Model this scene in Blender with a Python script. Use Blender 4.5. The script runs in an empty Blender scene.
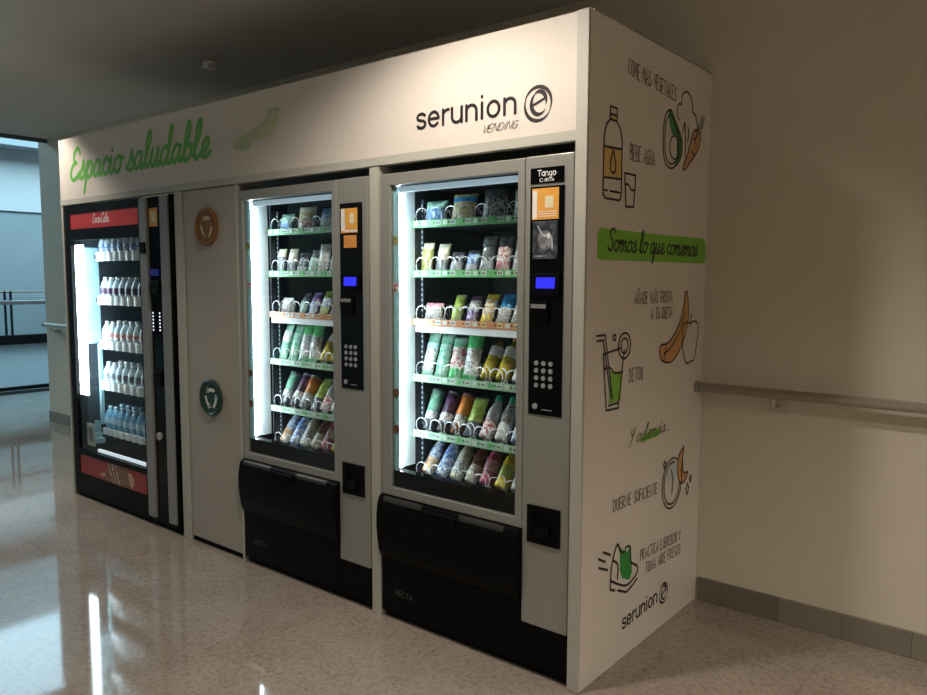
import bpy, bmesh, math, random
from mathutils import Vector, Matrix

random.seed(7)
C = bpy.context.scene.collection
SC = bpy.context.scene

# ------------------------------------------------------------------ camera
cam_d = bpy.data.cameras.new('camera')
cam = bpy.data.objects.new('camera', cam_d)
C.objects.link(cam)
r_, u_, f_ = (0.77611291, 0.63058352, 0.00362983), (-0.0598729, 0.06795803, 0.99589003), (-0.62774516, 0.77314043, -0.09049797)
cam.matrix_world = Matrix(((r_[0], u_[0], -f_[0], 1.3075), (r_[1], u_[1], -f_[1], -2.2689), (r_[2], u_[2], -f_[2], 1.4663), (0, 0, 0, 1)))
cam_d.sensor_width = 36
cam_d.lens = 761.82 / 927 * 36
cam_d.clip_start = 0.05
SC.camera = cam

# ------------------------------------------------------------------ light
SC.view_settings.view_transform = 'Standard'
SC.view_settings.look = 'None'
SC.view_settings.exposure = 0.0
SC.view_settings.gamma = 1.0
W = bpy.data.worlds.new('world'); SC.world = W; W.use_nodes = True
W.node_tree.nodes['Background'].inputs[0].default_value = (0.45, 0.62, 0.8, 1)
W.node_tree.nodes['Background'].inputs[1].default_value = 0.05

def light(kind, name, loc, energy, color, rot=(0, 0, 0), **kw):
    d = bpy.data.lights.new(name, kind); d.energy = energy; d.color = color
    for k, v in kw.items(): setattr(d, k, v)
    o = bpy.data.objects.new(name, d); C.objects.link(o); o.location = loc; o.rotation_euler = rot
    return o
WARM = (1.0, 0.885, 0.765)
LAMPS = [(-0.45, -0.70, 140, 140), (-4.22, -0.40, 125, 118), (3.7, -1.25, 430, 145), (-2.6, -4.2, 25, 160), (2.6, -4.2, 110, 160)]  # last two are unseen lamps added behind the camera to lift the ambient
for i, (lx, ly, e, ang) in enumerate(LAMPS):
    light('SPOT', 'downlight_bulb', (lx, ly, 2.79), e, WARM, spot_size=math.radians(ang), spot_blend=0.35 if i == 1 else 0.55, shadow_soft_size=0.06)
# daylight falling through the atrium's glass roof beyond the corridor
light('AREA', 'atrium_daylight', (-12.0, 2.0, 4.85), 720, (0.50, 0.82, 1.0), shape='RECTANGLE', size=3.8, size_y=12)

# ------------------------------------------------------------------ materials
MATS = {}
def mat(name, col, rough=0.5, metal=0.0, emit=None, es=0.0, var=0.0, scale=40.0, col2=None, spec=0.5, trans=0.0, bump=0.0, coat=0.0, stretch=None, noise='NOISE'):
    if name in MATS: return MATS[name]
    m = bpy.data.materials.new(name); m.use_nodes = True
    nt = m.node_tree; N = nt.nodes; L = nt.links
    b = N['Principled BSDF']
    b.inputs['Roughness'].default_value = rough
    b.inputs['Metallic'].default_value = metal
    b.inputs['Specular IOR Level'].default_value = spec
    b.inputs['Coat Weight'].default_value = coat
    if trans: b.inputs['Transmission Weight'].default_value = trans
    c1 = (*col, 1)
    c2 = (*col2, 1) if col2 else tuple(max(0, min(1, c * (1 - var))) for c in col) + (1,)
    tc = N.new('ShaderNodeTexCoord'); mp = N.new('ShaderNodeMapping')
    if stretch: mp.inputs['Scale'].default_value = stretch
    L.new(tc.outputs['Object'], mp.inputs[0])
    if noise == 'VORONOI':
        nz = N.new('ShaderNodeTexVoronoi'); nz.inputs['Scale'].default_value = scale; out = nz.outputs['Distance']
    else:
        nz = N.new('ShaderNodeTexNoise'); nz.inputs['Scale'].default_value = scale; nz.inputs['Detail'].default_value = 3; out = nz.outputs[0]
    L.new(mp.outputs[0], nz.inputs[0])
    rp = N.new('ShaderNodeValToRGB')
    rp.color_ramp.elements[0].position = 0.42 if col2 else 0.3; rp.color_ramp.elements[1].position = 0.55 if col2 else 0.7
    rp.color_ramp.elements[0].color = c2; rp.color_ramp.elements[1].color = c1
    L.new(out, rp.inputs[0]); L.new(rp.outputs[0], b.inputs['Base Color'])
    if bump:
        bp = N.new('ShaderNodeBump'); bp.inputs['Strength'].default_value = bump; bp.inputs['Distance'].default_value = 0.002
        L.new(out, bp.inputs['Height']); L.new(bp.outputs[0], b.inputs['Normal'])
    if emit:
        b.inputs['Emission Color'].default_value = (*emit, 1); b.inputs['Emission Strength'].default_value = es
    MATS[name] = m
    return m

def glass_mat():
    m = bpy.data.materials.new('clear_pane'); m.use_nodes = True
    N = m.node_tree.nodes; L = m.node_tree.links; N.clear()
    o = N.new('ShaderNodeOutputMaterial'); mx = N.new('ShaderNodeMixShader'); t = N.new('ShaderNodeBsdfTransparent'); g = N.new('ShaderNodeBsdfGlossy')
    lw0 = N.new('ShaderNodeLayerWeight'); lw0.inputs[0].default_value = 0.5; pw = N.new('ShaderNodeMath'); pw.operation = 'POWER'; pw.inputs[1].default_value = 5.0; lw = N.new('ShaderNodeMath'); lw.operation = 'MULTIPLY_ADD'; lw.inputs[1].default_value = 0.8; lw.inputs[2].default_value = 0.02; L.new(lw0.outputs['Facing'], pw.inputs[0]); L.new(pw.outputs[0], lw.inputs[0])
    g.inputs['Roughness'].default_value = 0.01; t.inputs[0].default_value = (0.93, 0.96, 0.96, 1)
    L.new(lw.outputs[0], mx.inputs[0]); L.new(t.outputs[0], mx.inputs[1]); L.new(g.outputs[0], mx.inputs[2]); L.new(mx.outputs[0], o.inputs[0])
    return m
GLASS = glass_mat()

def floor_mat():
    m = bpy.data.materials.new('polished_terrazzo'); m.use_nodes = True
    N = m.node_tree.nodes; L = m.node_tree.links; b = N['Principled BSDF']
    tc = N.new('ShaderNodeTexCoord')
    v = N.new('ShaderNodeTexVoronoi'); v.inputs['Scale'].default_value = 75
    L.new(tc.outputs['Object'], v.inputs[0])
    r = N.new('ShaderNodeValToRGB'); e = r.color_ramp.elements
    e[0].position = 0.0; e[0].color = (0.27, 0.225, 0.185, 1); e[1].position = 1.0; e[1].color = (0.42, 0.37, 0.31, 1)
    for p, c in ((0.3, (0.36, 0.31, 0.26, 1)), (0.62, (0.40, 0.35, 0.295, 1)), (0.85, (0.30, 0.25, 0.21, 1))):
        x = e.new(p); x.color = c
    L.new(v.outputs['Color'], r.inputs[0])
    n = N.new('ShaderNodeTexNoise'); n.inputs['Scale'].default_value = 2.2; n.inputs['Detail'].default_value = 4
    L.new(tc.outputs['Object'], n.inputs[0])
    r2 = N.new('ShaderNodeValToRGB'); r2.color_ramp.elements[0].color = (0.84, 0.82, 0.8, 1); r2.color_ramp.elements[1].color = (1, 1, 1, 1)
    r2.color_ramp.elements[0].position = 0.35; r2.color_ramp.elements[1].position = 0.65
    L.new(n.outputs[0], r2.inputs[0])
    mx = N.new('ShaderNodeMix'); mx.data_type = 'RGBA'; mx.blend_type = 'MULTIPLY'; mx.inputs[0].default_value = 1
    L.new(r.outputs[0], mx.inputs[6]); L.new(r2.outputs[0], mx.inputs[7])
    # fine joints between large slabs
    bk = N.new('ShaderNodeTexBrick'); bk.offset = 0.0; bk.inputs['Scale'].default_value = 1.0
    bk.inputs['Brick Width'].default_value = 0.6; bk.inputs['Row Height'].default_value = 0.6; bk.inputs['Mortar Size'].default_value = 0.0015
    bk.inputs['Color1'].default_value = (1, 1, 1, 1); bk.inputs['Color2'].default_value = (0.96, 0.96, 0.96, 1); bk.inputs['Mortar'].default_value = (0.72, 0.7, 0.68, 1)
    L.new(tc.outputs['Object'], bk.inputs[0])
    m2 = N.new('ShaderNodeMix'); m2.data_type = 'RGBA'; m2.blend_type = 'MULTIPLY'; m2.inputs[0].default_value = 1
    L.new(mx.outputs[2], m2.inputs[6]); L.new(bk.outputs[0], m2.inputs[7]); L.new(m2.outputs[2], b.inputs['Base Color'])
    b.inputs['Roughness'].default_value = 0.055
    b.inputs['IOR'].default_value = 1.55
    return m

def tile_mat(name, a, bcol, mort, bw):
    m = bpy.data.materials.new(name); m.use_nodes = True
    N = m.node_tree.nodes; L = m.node_tree.links; b = N['Principled BSDF']
    tc = N.new('ShaderNodeTexCoord'); mp = N.new('ShaderNodeMapping'); mp.inputs['Location'].default_value = (0.13, 0, 0.5)
    mp.inputs['Rotation'].default_value = (math.pi / 2, 0, 0)
    L.new(tc.outputs['Object'], mp.inputs[0])
    bk = N.new('ShaderNodeTexBrick'); bk.offset = 0.0; bk.inputs['Scale'].default_value = 1; bk.inputs['Brick Width'].default_value = bw; bk.inputs['Row Height'].default_value = 3
    bk.inputs['Mortar Size'].default_value = 0.002
    bk.inputs['Color1'].default_value = (*a, 1); bk.inputs['Color2'].default_value = (*bcol, 1); bk.inputs['Mortar'].default_value = (*mort, 1)
    L.new(mp.outputs[0], bk.inputs[0]); L.new(bk.outputs[0], b.inputs['Base Color']); b.inputs['Roughness'].default_value = 0.35
    return m

M_WALL = mat('cream_wall_paint', (0.66, 0.61, 0.50), 0.55, var=0.04, scale=6, bump=0.05)
M_CEIL = mat('white_ceiling_paint', (0.62, 0.60, 0.56), 0.8, var=0.04, scale=5)
M_LAM = mat('off_white_laminate', (0.72, 0.67, 0.61), 0.32, var=0.03, scale=3)
M_TRIM = mat('pale_grey_laminate', (0.50, 0.50, 0.44), 0.4, var=0.03, scale=5)
M_DOORP = mat('grey_white_laminate', (0.44, 0.41, 0.36), 0.4, var=0.03, scale=3)
M_SILVER = mat('silver_painted_metal', (0.38, 0.38, 0.35), 0.38, metal=0.35, var=0.05, scale=60)
M_STRIP = mat('brushed_grey_metal', (0.34, 0.34, 0.34), 0.4, metal=0.3, var=0.08, scale=80)
M_STEEL = mat('brushed_steel', (0.62, 0.58, 0.50), 0.38, metal=0.65, var=0.1, scale=120, stretch=(0.05, 1, 1))
M_WIRE = mat('chromed_wire', (0.85, 0.88, 0.90), 0.25, metal=0.25, var=0.03)
M_BLACK = mat('black_plastic', (0.004, 0.004, 0.0045), 0.42, spec=0.08, var=0.15, scale=30)
M_MATTE = mat('matte_black_metal', (0.004, 0.004, 0.0045), 0.6, spec=0.06, var=0.15, scale=30)
M_PANEL = mat('gloss_black_panel', (0.003, 0.003, 0.004), 0.12, var=0.1, spec=0.15)
M_NAVY = mat('dark_blue_grey_tray', (0.035, 0.048, 0.075), 0.45, var=0.2, scale=20)
M_CAVITY = mat('dark_cavity_lining', (0.018, 0.022, 0.03), 0.6, var=0.2, scale=12)
M_LINER = mat('white_inner_liner', (0.86, 0.92, 0.95), 0.45, var=0.02)
M_INK = mat('black_ink', (0.018, 0.014, 0.016), 0.5, var=0.1)
M_INKB = mat('thin_dark_ink', (0.05, 0.04, 0.045), 0.5, var=0.1)
M_GREEN = mat('bright_green_ink', (0.14, 0.50, 0.07), 0.45, var=0.12, scale=14)
M_BAND = mat('leaf_green_ink', (0.21, 0.52, 0.055), 0.45, var=0.08, scale=8)
M_DKGREEN = mat('deep_green_ink', (0.03, 0.30, 0.055), 0.5, var=0.1)
M_AVO = mat('avocado_green_ink', (0.06, 0.27, 0.085), 0.5, var=0.15)
M_PALEGREEN = mat('pale_green_ink', (0.60, 0.62, 0.40), 0.5, var=0.08)
M_MIDGREEN = mat('soft_green_ink', (0.46, 0.58, 0.34), 0.5, var=0.15, scale=20)
M_ORANGE = mat('orange_ink', (0.64, 0.34, 0.13), 0.5, var=0.12, scale=12)
M_OCHRE = mat('ochre_ink', (0.72, 0.47, 0.17), 0.5, var=0.1)
M_WHITE = mat('white_ink', (0.85, 0.85, 0.85), 0.4, var=0.03)
M_GREYINK = mat('grey_ink', (0.28, 0.28, 0.28), 0.4, var=0.05)
M_RED = mat('red_backlit_plastic', (0.42, 0.02, 0.018), 0.3, var=0.1, emit=(0.75, 0.06, 0.04), es=0.10)
M_REDP = mat('red_plastic_panel', (0.36, 0.015, 0.012), 0.3, var=0.1)
M_LED = mat('white_light_tube', (1, 1, 1), 0.4, emit=(0.80, 0.93, 1.0), es=34.0)
M_LEDT = mat('top_light_strip', (0.25, 0.28, 0.3), 0.4, emit=(0.62, 0.82, 0.95), es=0.45)
M_BLUE = mat('blue_display', (0.02, 0.02, 0.4), 0.3, emit=(0.025, 0.025, 1.0), es=1.0)
M_KEY = mat('steel_key', (0.6, 0.62, 0.62), 0.3, metal=0.6, var=0.05)
M_DOT = mat('white_indicator_light', (0.8, 0.8, 0.9), 0.3, emit=(0.8, 0.85, 1.0), es=1.2)
M_TAGG = mat('green_price_strip', (0.16, 0.50, 0.17), 0.4, var=0.12, scale=30)
M_TAGP = mat('mint_price_strip', (0.34, 0.60, 0.36), 0.4, var=0.1, scale=30)
M_TAGO = mat('orange_price_strip', (0.70, 0.28, 0.13), 0.4, var=0.12, scale=30)
M_TAGW = mat('white_price_tag', (0.66, 0.72, 0.66), 0.4, var=0.05)
M_TAGY = mat('yellow_price_tag', (0.90, 0.72, 0.30), 0.4, var=0.05)
M_AQUA = mat('pale_aqua_plastic', (0.42, 0.70, 0.78), 0.3, var=0.06)
M_ORBIN = mat('orange_flap', (0.24, 0.105, 0.025), 0.4, var=0.1)
M_GRBIN = mat('dark_green_flap', (0.015, 0.055, 0.035), 0.35, var=0.1)

# ------------------------------------------------------------------ mesh helpers
def box(bm, x0, x1, y0, y1, z0, z1, mi=0, bev=0.0):
    vs = [bm.verts.new((x, y, z)) for x in (x0, x1) for y in (y0, y1) for z in (z0, z1)]
    fs = [(0, 1, 3, 2), (4, 6, 7, 5), (0, 4, 5, 1), (2, 3, 7, 6), (0, 2, 6, 4), (1, 5, 7, 3)]
    faces = [bm.faces.new([vs[i] for i in f]) for f in fs]
    for f in faces: f.material_index = mi
    if bev:
        es = list({e for f in faces for e in f.edges})
        r = bmesh.ops.bevel(bm, geom=es, offset=bev, segments=2, affect='EDGES', profile=0.5)
        for f in r['faces']: f.material_index = mi
    return faces

def prism(bm, pts, a0, a1, axis='x', mi=0):
    """extrude a closed 2D outline along an axis; pts are the other two coordinates in order"""
    def P(p, a):
        return {'x': (a, p[0], p[1]), 'y': (p[0], a, p[1]), 'z': (p[0], p[1], a)}[axis]
    A = [bm.verts.new(P(p, a0)) for p in pts]; B = [bm.verts.new(P(p, a1)) for p in pts]
    n = len(pts); fs = []
    fs.append(bm.faces.new(A)); fs.append(bm.faces.new(B[::-1]))
    for i in range(n): fs.append(bm.faces.new((A[i], B[i], B[(i + 1) % n], A[(i + 1) % n])))
    for f in fs: f.material_index = mi

def tube(bm, pts, r, seg=8, mi=0, caps=True):
    rings = []
    pts = [Vector(p) for p in pts]
    up = Vector((0, 0, 1))
    for i, p in enumerate(pts):
        t = (pts[min(i + 1, len(pts) - 1)] - pts[max(i - 1, 0)]).normalized()
        a = t.cross(up)
        if a.length < 0.1: a = t.cross(Vector((0, 1, 0)))
        a.normalize(); b = t.cross(a)
        if rings and a.dot(pa) < 0: a, b = -a, -b
        pa = a
        rings.append([bm.verts.new(p + (a * math.cos(2 * math.pi * k / seg) + b * math.sin(2 * math.pi * k / seg)) * r) for k in range(seg)])
    for i in range(len(rings) - 1):
        for k in range(seg):
            f = bm.faces.new((rings[i][k], rings[i][(k + 1) % seg], rings[i + 1][(k + 1) % seg], rings[i + 1][k])); f.material_index = mi; f.smooth = True
    if caps:
        bm.faces.new(rings[0]).material_index = mi; bm.faces.new(rings[-1][::-1]).material_index = mi

def lathe(bm, prof, seg=20, mis=None, sx=1.0, sy=1.0, cap=True):
    """prof: (r, z) from the bottom up; mis: material index of each band"""
    rings = []
    for r, z in prof:
        rings.append([bm.verts.new((r * sx * math.cos(2 * math.pi * k / seg), r * sy * math.sin(2 * math.pi * k / seg), z)) for k in range(seg)])
    for i in range(len(rings) - 1):
        for k in range(seg):
            f = bm.faces.new((rings[i][k], rings[i][(k + 1) % seg], rings[i + 1][(k + 1) % seg], rings[i + 1][k]))
            f.smooth = True; f.material_index = mis[i] if mis else 0
    if cap:
        f = bm.faces.new(rings[0][::-1]); f.material_index = mis[0] if mis else 0
        f = bm.faces.new(rings[-1]); f.material_index = mis[-1] if mis else 0

def disc(bm, c, r, axis, depth, seg=28, mi=0, rz=None):
    rz = rz or r
    pts = [(math.cos(2 * math.pi * k / seg) * r, math.sin(2 * math.pi * k / seg) * rz) for k in range(seg)]
    if axis == 'y': prism(bm, [(c[0] + a, c[2] + b) for a, b in pts], c[1], c[1] + depth, 'y', mi)
    else: prism(bm, [(c[1] + a, c[2] + b) for a, b in pts], c[0], c[0] + depth, 'x', mi)

def world_of(o):
    v = Vector((0, 0, 0))
    while o is not None: v += Vector(o.location); o = o.parent
    return v

def mk(name, bm, mats, parent=None, label=None, loc=None):
    if parent is not None and loc is None:
        bmesh.ops.translate(bm, verts=bm.verts, vec=-world_of(parent))
    bmesh.ops.recalc_face_normals(bm, faces=bm.faces)
    me = bpy.data.meshes.new(name); bm.to_mesh(me); bm.free()
    for m in (mats if isinstance(mats, (list, tuple)) else [mats]): me.materials.append(m)
    o = bpy.data.objects.new(name, me); C.objects.link(o)
    if parent is not None: o.parent = parent
    if loc: o.location = loc
    if label: o['label'] = label
    return o

def B(): return bmesh.new()
def bx(name, x0, x1, y0, y1, z0, z1, m, parent=None, bev=0.0, label=None):
    b = B(); box(b, x0, x1, y0, y1, z0, z1, 0, bev); return mk(name, b, m, parent, label)
def struct(o): o['kind'] = 'structure'; return o
def thing(name, label, cat, loc=(0, 0, 0), group=None):
    o = bpy.data.objects.new(name, None); C.objects.link(o); o.location = loc; o.empty_display_size = 0.1
    o['label'] = label; o['category'] = cat
    if group: o['group'] = group
    return o
def tag(o, label, cat, group=None):
    o['label'] = label; o['category'] = cat
    if group: o['group'] = group
    return o

# ------------------------------------------------------------------ stroke lettering (2D polylines laid on a plane)
def smooth(pts, n=5):
    if len(pts) < 3: return pts
    out = []
    P = [pts[0]] + list(pts) + [pts[-1]]
    for i in range(1, len(P) - 2):
        p0, p1, p2, p3 = P[i - 1], P[i], P[i + 1], P[i + 2]
        for k in range(n):
            t = k / n
            out.append(tuple(0.5 * ((2 * p1[j]) + (-p0[j] + p2[j]) * t + (2 * p0[j] - 5 * p1[j] + 4 * p2[j] - p3[j]) * t * t + (-p0[j] + 3 * p1[j] - 3 * p2[j] + p3[j]) * t ** 3) for j in (0, 1)))
    out.append(tuple(pts[-1]))
    return out

def ribbon(bm, pts, w, mp, mi=0, closed=False):
    pts = [Vector(p) for p in pts]
    q = [pts[0]]
    for p in pts[1:]:
        if (p - q[-1]).length > 1e-6: q.append(p)
    pts = q
    if len(pts) < 2: pts = [pts[0], pts[0] + Vector((w * 0.05, 0))]
    n = len(pts); L = []; R = []
    for i in range(n):
        if closed: d0 = pts[i] - pts[i - 1]; d1 = pts[(i + 1) % n] - pts[i]
        else:
            d0 = pts[i] - pts[i - 1] if i else pts[1] - pts[0]; d1 = pts[i + 1] - pts[i] if i < n - 1 else d0
        if d0.length < 1e-9: d0 = d1
        if d1.length < 1e-9: d1 = d0
        d0 = d0.normalized(); d1 = d1.normalized()
        t = d0 + d1
        if t.length < 0.3: t = d1
        t.normalize(); nn = Vector((-t.y, t.x)); INK[0] += 1
        k = min(1.6, 1 / max(0.4, abs(nn.dot(Vector((-d1.y, d1.x))))))
        L.append(bm.verts.new(mp(*(pts[i] + nn * w / 2 * k)))); R.append(bm.verts.new(mp(*(pts[i] - nn * w / 2 * k))))
    for i in range(n if closed else n - 1):
        j = (i + 1) % n
        bm.faces.new((L[i], R[i], R[j], L[j])).material_index = mi
    if not closed:
        for c in (pts[0], pts[-1]):
            INK[0] += 1
            bm.faces.new([bm.verts.new(mp(c.x + math.cos(a * math.pi / 4) * w / 2, c.y + math.sin(a * math.pi / 4) * w / 2)) for a in range(8)]).material_index = mi

def fill(bm, pts, mp, mi=0):
    f = bm.faces.new([bm.verts.new(mp(*p)) for p in pts]); f.material_index = mi
    bmesh.ops.triangulate(bm, faces=[f])

INK = [0]     # successive points of a stroke lie a hair further out, so crossing strokes never share a plane
def lift(): return (INK[0] % 97) * 8e-6
def front(y): return lambda a, b: (a, y - lift(), b)
def side(x): return lambda a, b: (x + lift(), a, b)

CAPS = {
 'A': (.5, [[(0, 0), (.25, 1), (.5, 0)], [(.08, .35), (.42, .35)]]),
 'B': (.45, [[(0, 0), (0, 1), (.35, .95), (.38, .6), (0, .52), (.42, .45), (.42, .05), (0, 0)]]),
 'C': (.42, [[(.4, .85), (.25, 1), (.05, .85), (.02, .2), (.2, 0), (.4, .12)]]),
 'D': (.45, [[(0, 0), (0, 1), (.3, .92), (.43, .5), (.32, .08), (0, 0)]]),
 'E': (.4, [[(.38, 1), (0, 1), (0, 0), (.38, 0)], [(0, .5), (.3, .5)]]),
 'F': (.4, [[(.38, 1), (0, 1), (0, 0)], [(0, .5), (.3, .5)]]),
 'G': (.45, [[(.42, .85), (.25, 1), (.05, .85), (.02, .2), (.2, 0), (.42, .12), (.42, .45), (.25, .45)]]),
 'I': (.12, [[(.05, 0), (.05, 1)]]),
 'J': (.35, [[(.3, 1), (.3, .15), (.15, 0), (0, .15)]]),
 'L': (.38, [[(0, 1), (0, 0), (.35, 0)]]),
 'M': (.55, [[(0, 0), (.05, 1), (.27, .35), (.5, 1), (.55, 0)]]),
 'N': (.45, [[(0, 0), (0, 1), (.42, 0), (.42, 1)]]),
 'O': (.45, [[(.22, 1), (.03, .85), (.02, .15), (.22, 0), (.42, .15), (.42, .85), (.22, 1)]]),
 'P': (.42, [[(0, 0), (0, 1), (.35, .95), (.4, .7), (.3, .48), (0, .45)]]),
 'R': (.45, [[(0, 0), (0, 1), (.35, .95), (.38, .65), (0, .5), (.42, 0)]]),
 'S': (.4, [[(.38, .88), (.2, 1), (.03, .8), (.1, .55), (.35, .4), (.36, .12), (.18, 0), (0, .12)]]),
 'T': (.45, [[(0, 1), (.45, 1)], [(.22, 1), (.22, 0)]]),
 'U': (.45, [[(0, 1), (.02, .15), (.2, 0), (.4, .15), (.42, 1)]]),
 'V': (.45, [[(0, 1), (.22, 0), (.45, 1)]]),
 'X': (.42, [[(0, 1), (.4, 0)], [(.4, 1), (0, 0)]]),
 'Y': (.42, [[(0, 1), (.2, .5), (.42, 1)], [(.2, .5), (.2, 0)]]),
 'Q': (.45, [[(.22, 1), (.03, .85), (.02, .15), (.22, 0), (.42, .15), (.42, .85), (.22, 1)], [(.3, .2), (.45, -.05)]]),
 ' ': (.25, []), '-': (.3, [[(0, .5), (.25, .5)]]),
}
CAPS['Á'] = (.5, CAPS['A'][1] + [[(.25, 1.12), (.36, 1.28)]])
CAPS['Ñ'] = (.45, CAPS['N'][1] + [[(.02, 1.15), (.15, 1.25), (.28, 1.15), (.42, 1.24)]])
CURS = {
 'a': (.62, [[(.42, .42), (.22, .5), (.03, .25), (.15, 0), (.36, .15), (.45, .5), (.42, .12), (.52, 0), (.66, .14)]]),
 'b': (.56, [[(0, .1), (.22, .6), (.27, .95), (.16, 1.04), (.07, .75), (.07, .1), (.25, 0), (.42, .18), (.36, .42), (.2, .42)], [(.36, .4), (.58, .38)]]),
 'c': (.46, [[(.4, .42), (.25, .52), (.07, .35), (.07, .12), (.25, 0), (.5, .14)]]),
 'd': (.64, [[(.42, .42), (.22, .5), (.03, .25), (.15, 0), (.38, .2), (.52, .8), (.52, 1.04), (.43, .95), (.42, .12), (.53, 0), (.68, .14)]]),
 'e': (.5, [[(0, .12), (.24, .2), (.4, .38), (.28, .52), (.12, .38), (.1, .12), (.27, 0), (.54, .14)]]),
 'i': (.34, [[(0, .12), (.12, .5), (.1, .1), (.2, 0), (.36, .14)], [(.15, .72), (.17, .74)]]),
 'l': (.36, [[(0, .1), (.22, .6), (.27, .95), (.16, 1.04), (.07, .75), (.08, .15), (.2, 0), (.4, .14)]]),
 'm': (.80, [[(0, .35), (.1, .5), (.12, 0)], [(.12, .25), (.27, .5), (.36, .38), (.36, 0)], [(.36, .25), (.52, .5), (.6, .38), (.6, .08), (.7, 0), (.84, .14)]]),
 'n': (.58, [[(0, .35), (.1, .5), (.12, 0)], [(.12, .25), (.27, .5), (.36, .38), (.36, .08), (.45, 0), (.6, .14)]]),
 'o': (.56, [[(.32, .5), (.1, .42), (.04, .15), (.24, 0), (.44, .18), (.42, .42), (.3, .5)], [(.38, .46), (.6, .42)]]),
 'p': (.60, [[(0, .1), (.14, .5), (.1, 0), (.02, -.48)], [(.1, .2), (.26, .5), (.44, .4), (.42, .1), (.24, 0), (.1, .1)], [(.34, .03), (.62, .14)]]),
 'q': (.60, [[(.42, .42), (.22, .5), (.03, .25), (.15, 0), (.36, .15), (.45, .5), (.4, -.1), (.38, -.48), (.5, -.3), (.5, -.05), (.64, .14)]]),
 's': (.48, [[(0, .06), (.2, .3), (.28, .56), (.36, .3), (.42, .1), (.25, 0), (.08, .06)], [(.3, .01), (.52, .14)]]),
 'u': (.62, [[(0, .14), (.1, .5), (.07, .15), (.2, 0), (.34, .15), (.44, .5), (.42, .12), (.5, 0), (.66, .14)]]),
 'E': (.66, [[(.62, .85), (.42, 1.03), (.18, .85), (.24, .6), (.42, .55)], [(.42, .55), (.14, .48), (.02, .2), (.2, 0), (.45, .04), (.68, .2)]]),
 'S': (.66, [[(.62, .85), (.45, 1.02), (.2, .9), (.2, .65), (.45, .45), (.5, .2), (.3, 0), (.05, .14)]]),
 'Y': (.62, [[(.1, 1), (.14, .62), (.32, .58), (.52, 1)], [(.52, 1), (.34, .3), (.12, -.15)]]),
 'C': (.6, [[(.58, .8), (.42, 1.0), (.15, .8), (.05, .3), (.2, 0), (.5, .08), (.66, .3)]]),
 '.': (.22, [[(.08, .02), (.1, .04)]]), ' ': (.3, []), '-': (.3, [[(0, .3), (.25, .34)]]),
}
CURS['á'] = (CURS['a'][0], CURS['a'][1] + [[(.25, .68), (.4, .88)]])
def arc(cx, cy, rx, ry, a0, a1, n=14): return [(cx + rx * math.cos(math.radians(a0 + (a1 - a0) * i / n)), cy + ry * math.sin(math.radians(a0 + (a1 - a0) * i / n))) for i in range(n + 1)]
SANS = {   # x-height 1
 's': (.85, [arc(.38, .75, .32, .23, 25, 180, 8) + arc(.38, .75, .32, .23, 190, 260, 4) + arc(.38, .26, .34, .25, 80, -60, 6) + arc(.38, .26, .34, .25, -70, -155, 5)]),
 'e': (1.0, [[(.06, .52), (.84, .52)] + arc(.45, .5, .40, .48, 5, 320, 18)]),
 'r': (.62, [[(.1, 0), (.1, 1)], arc(.48, .55, .38, .42, 180, 80, 6)]),
 'u': (1.02, [[(.08, 1), (.08, .4)] + arc(.46, .40, .38, .38, 180, 360, 10) + [(.84, 1)], [(.84, .4), (.84, 0)]]),
 'n': (1.02, [[(.84, 0), (.84, .6)] + arc(.46, .60, .38, .38, 0, 180, 10) + [(.08, 0)], [(.08, .6), (.08, 1)]]),
 'i': (.36, [[(.12, 0), (.12, 1)], [(.12, 1.38), (.12, 1.42)]]),
 'o': (1.08, [arc(.48, .5, .42, .48, 0, 360, 22)]),
}
def text(bm, s, font, x, z, size, w, mp, slant=0.0, width=None, sp=0.12, rise=0.0, sm=True, mi=0, jit=0.0):
    tot = sum(font[c][0] + sp for c in s) - sp
    kx = size if width is None else width / tot
    cx = 0
    for c in s:
        jz = random.uniform(-jit, jit)
        for st in font[c][1]:
            st = smooth(st) if sm else st
            ribbon(bm, [(x + (cx + a + b * slant) * kx, z + (b + jz) * size + rise * (cx + a) * kx) for a, b in st], w, mp, mi)
        cx += font[c][0] + sp

def swirl(bm, cx, cz, r, mp, sx=1.0, mi=0):
    """round e-shaped swirl emblem"""
    def cres(rx, ry, a0, a1, wmax, ox=0, oz=0):
        n = 16; o = []; i_ = []
        for k in range(n + 1):
            a = math.radians(a0 + (a1 - a0) * k / n); w = wmax * math.sin(math.pi * k / n) + 0.02
            o.append((cx + (ox + (rx + w / 2) * math.cos(a)) * r * sx, cz + (oz + (ry + w / 2) * math.sin(a)) * r))
            i_.append((cx + (ox + (rx - w / 2) * math.cos(a)) * r * sx, cz + (oz + (ry - w / 2) * math.sin(a)) * r))
        for k in range(n):
            vs = [bm.verts.new(mp(*p)) for p in (o[k], o[k + 1], i_[k + 1], i_[k])]
            bm.faces.new(vs).material_index = mi
    cres(.90, .92, -35, 175, .20); cres(.90, .92, 150, 330, .20, 0.02, -0.02)
    cres(.50, .60, -20, 130, .24, .06, .06); cres(.52, .62, 110, 325, .24, .08, .02)
    ribbon(bm, [(cx - .3 * r * sx, cz - .05 * r), (cx + .42 * r * sx, cz + .22 * r)], .15 * r, mp, mi)

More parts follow.
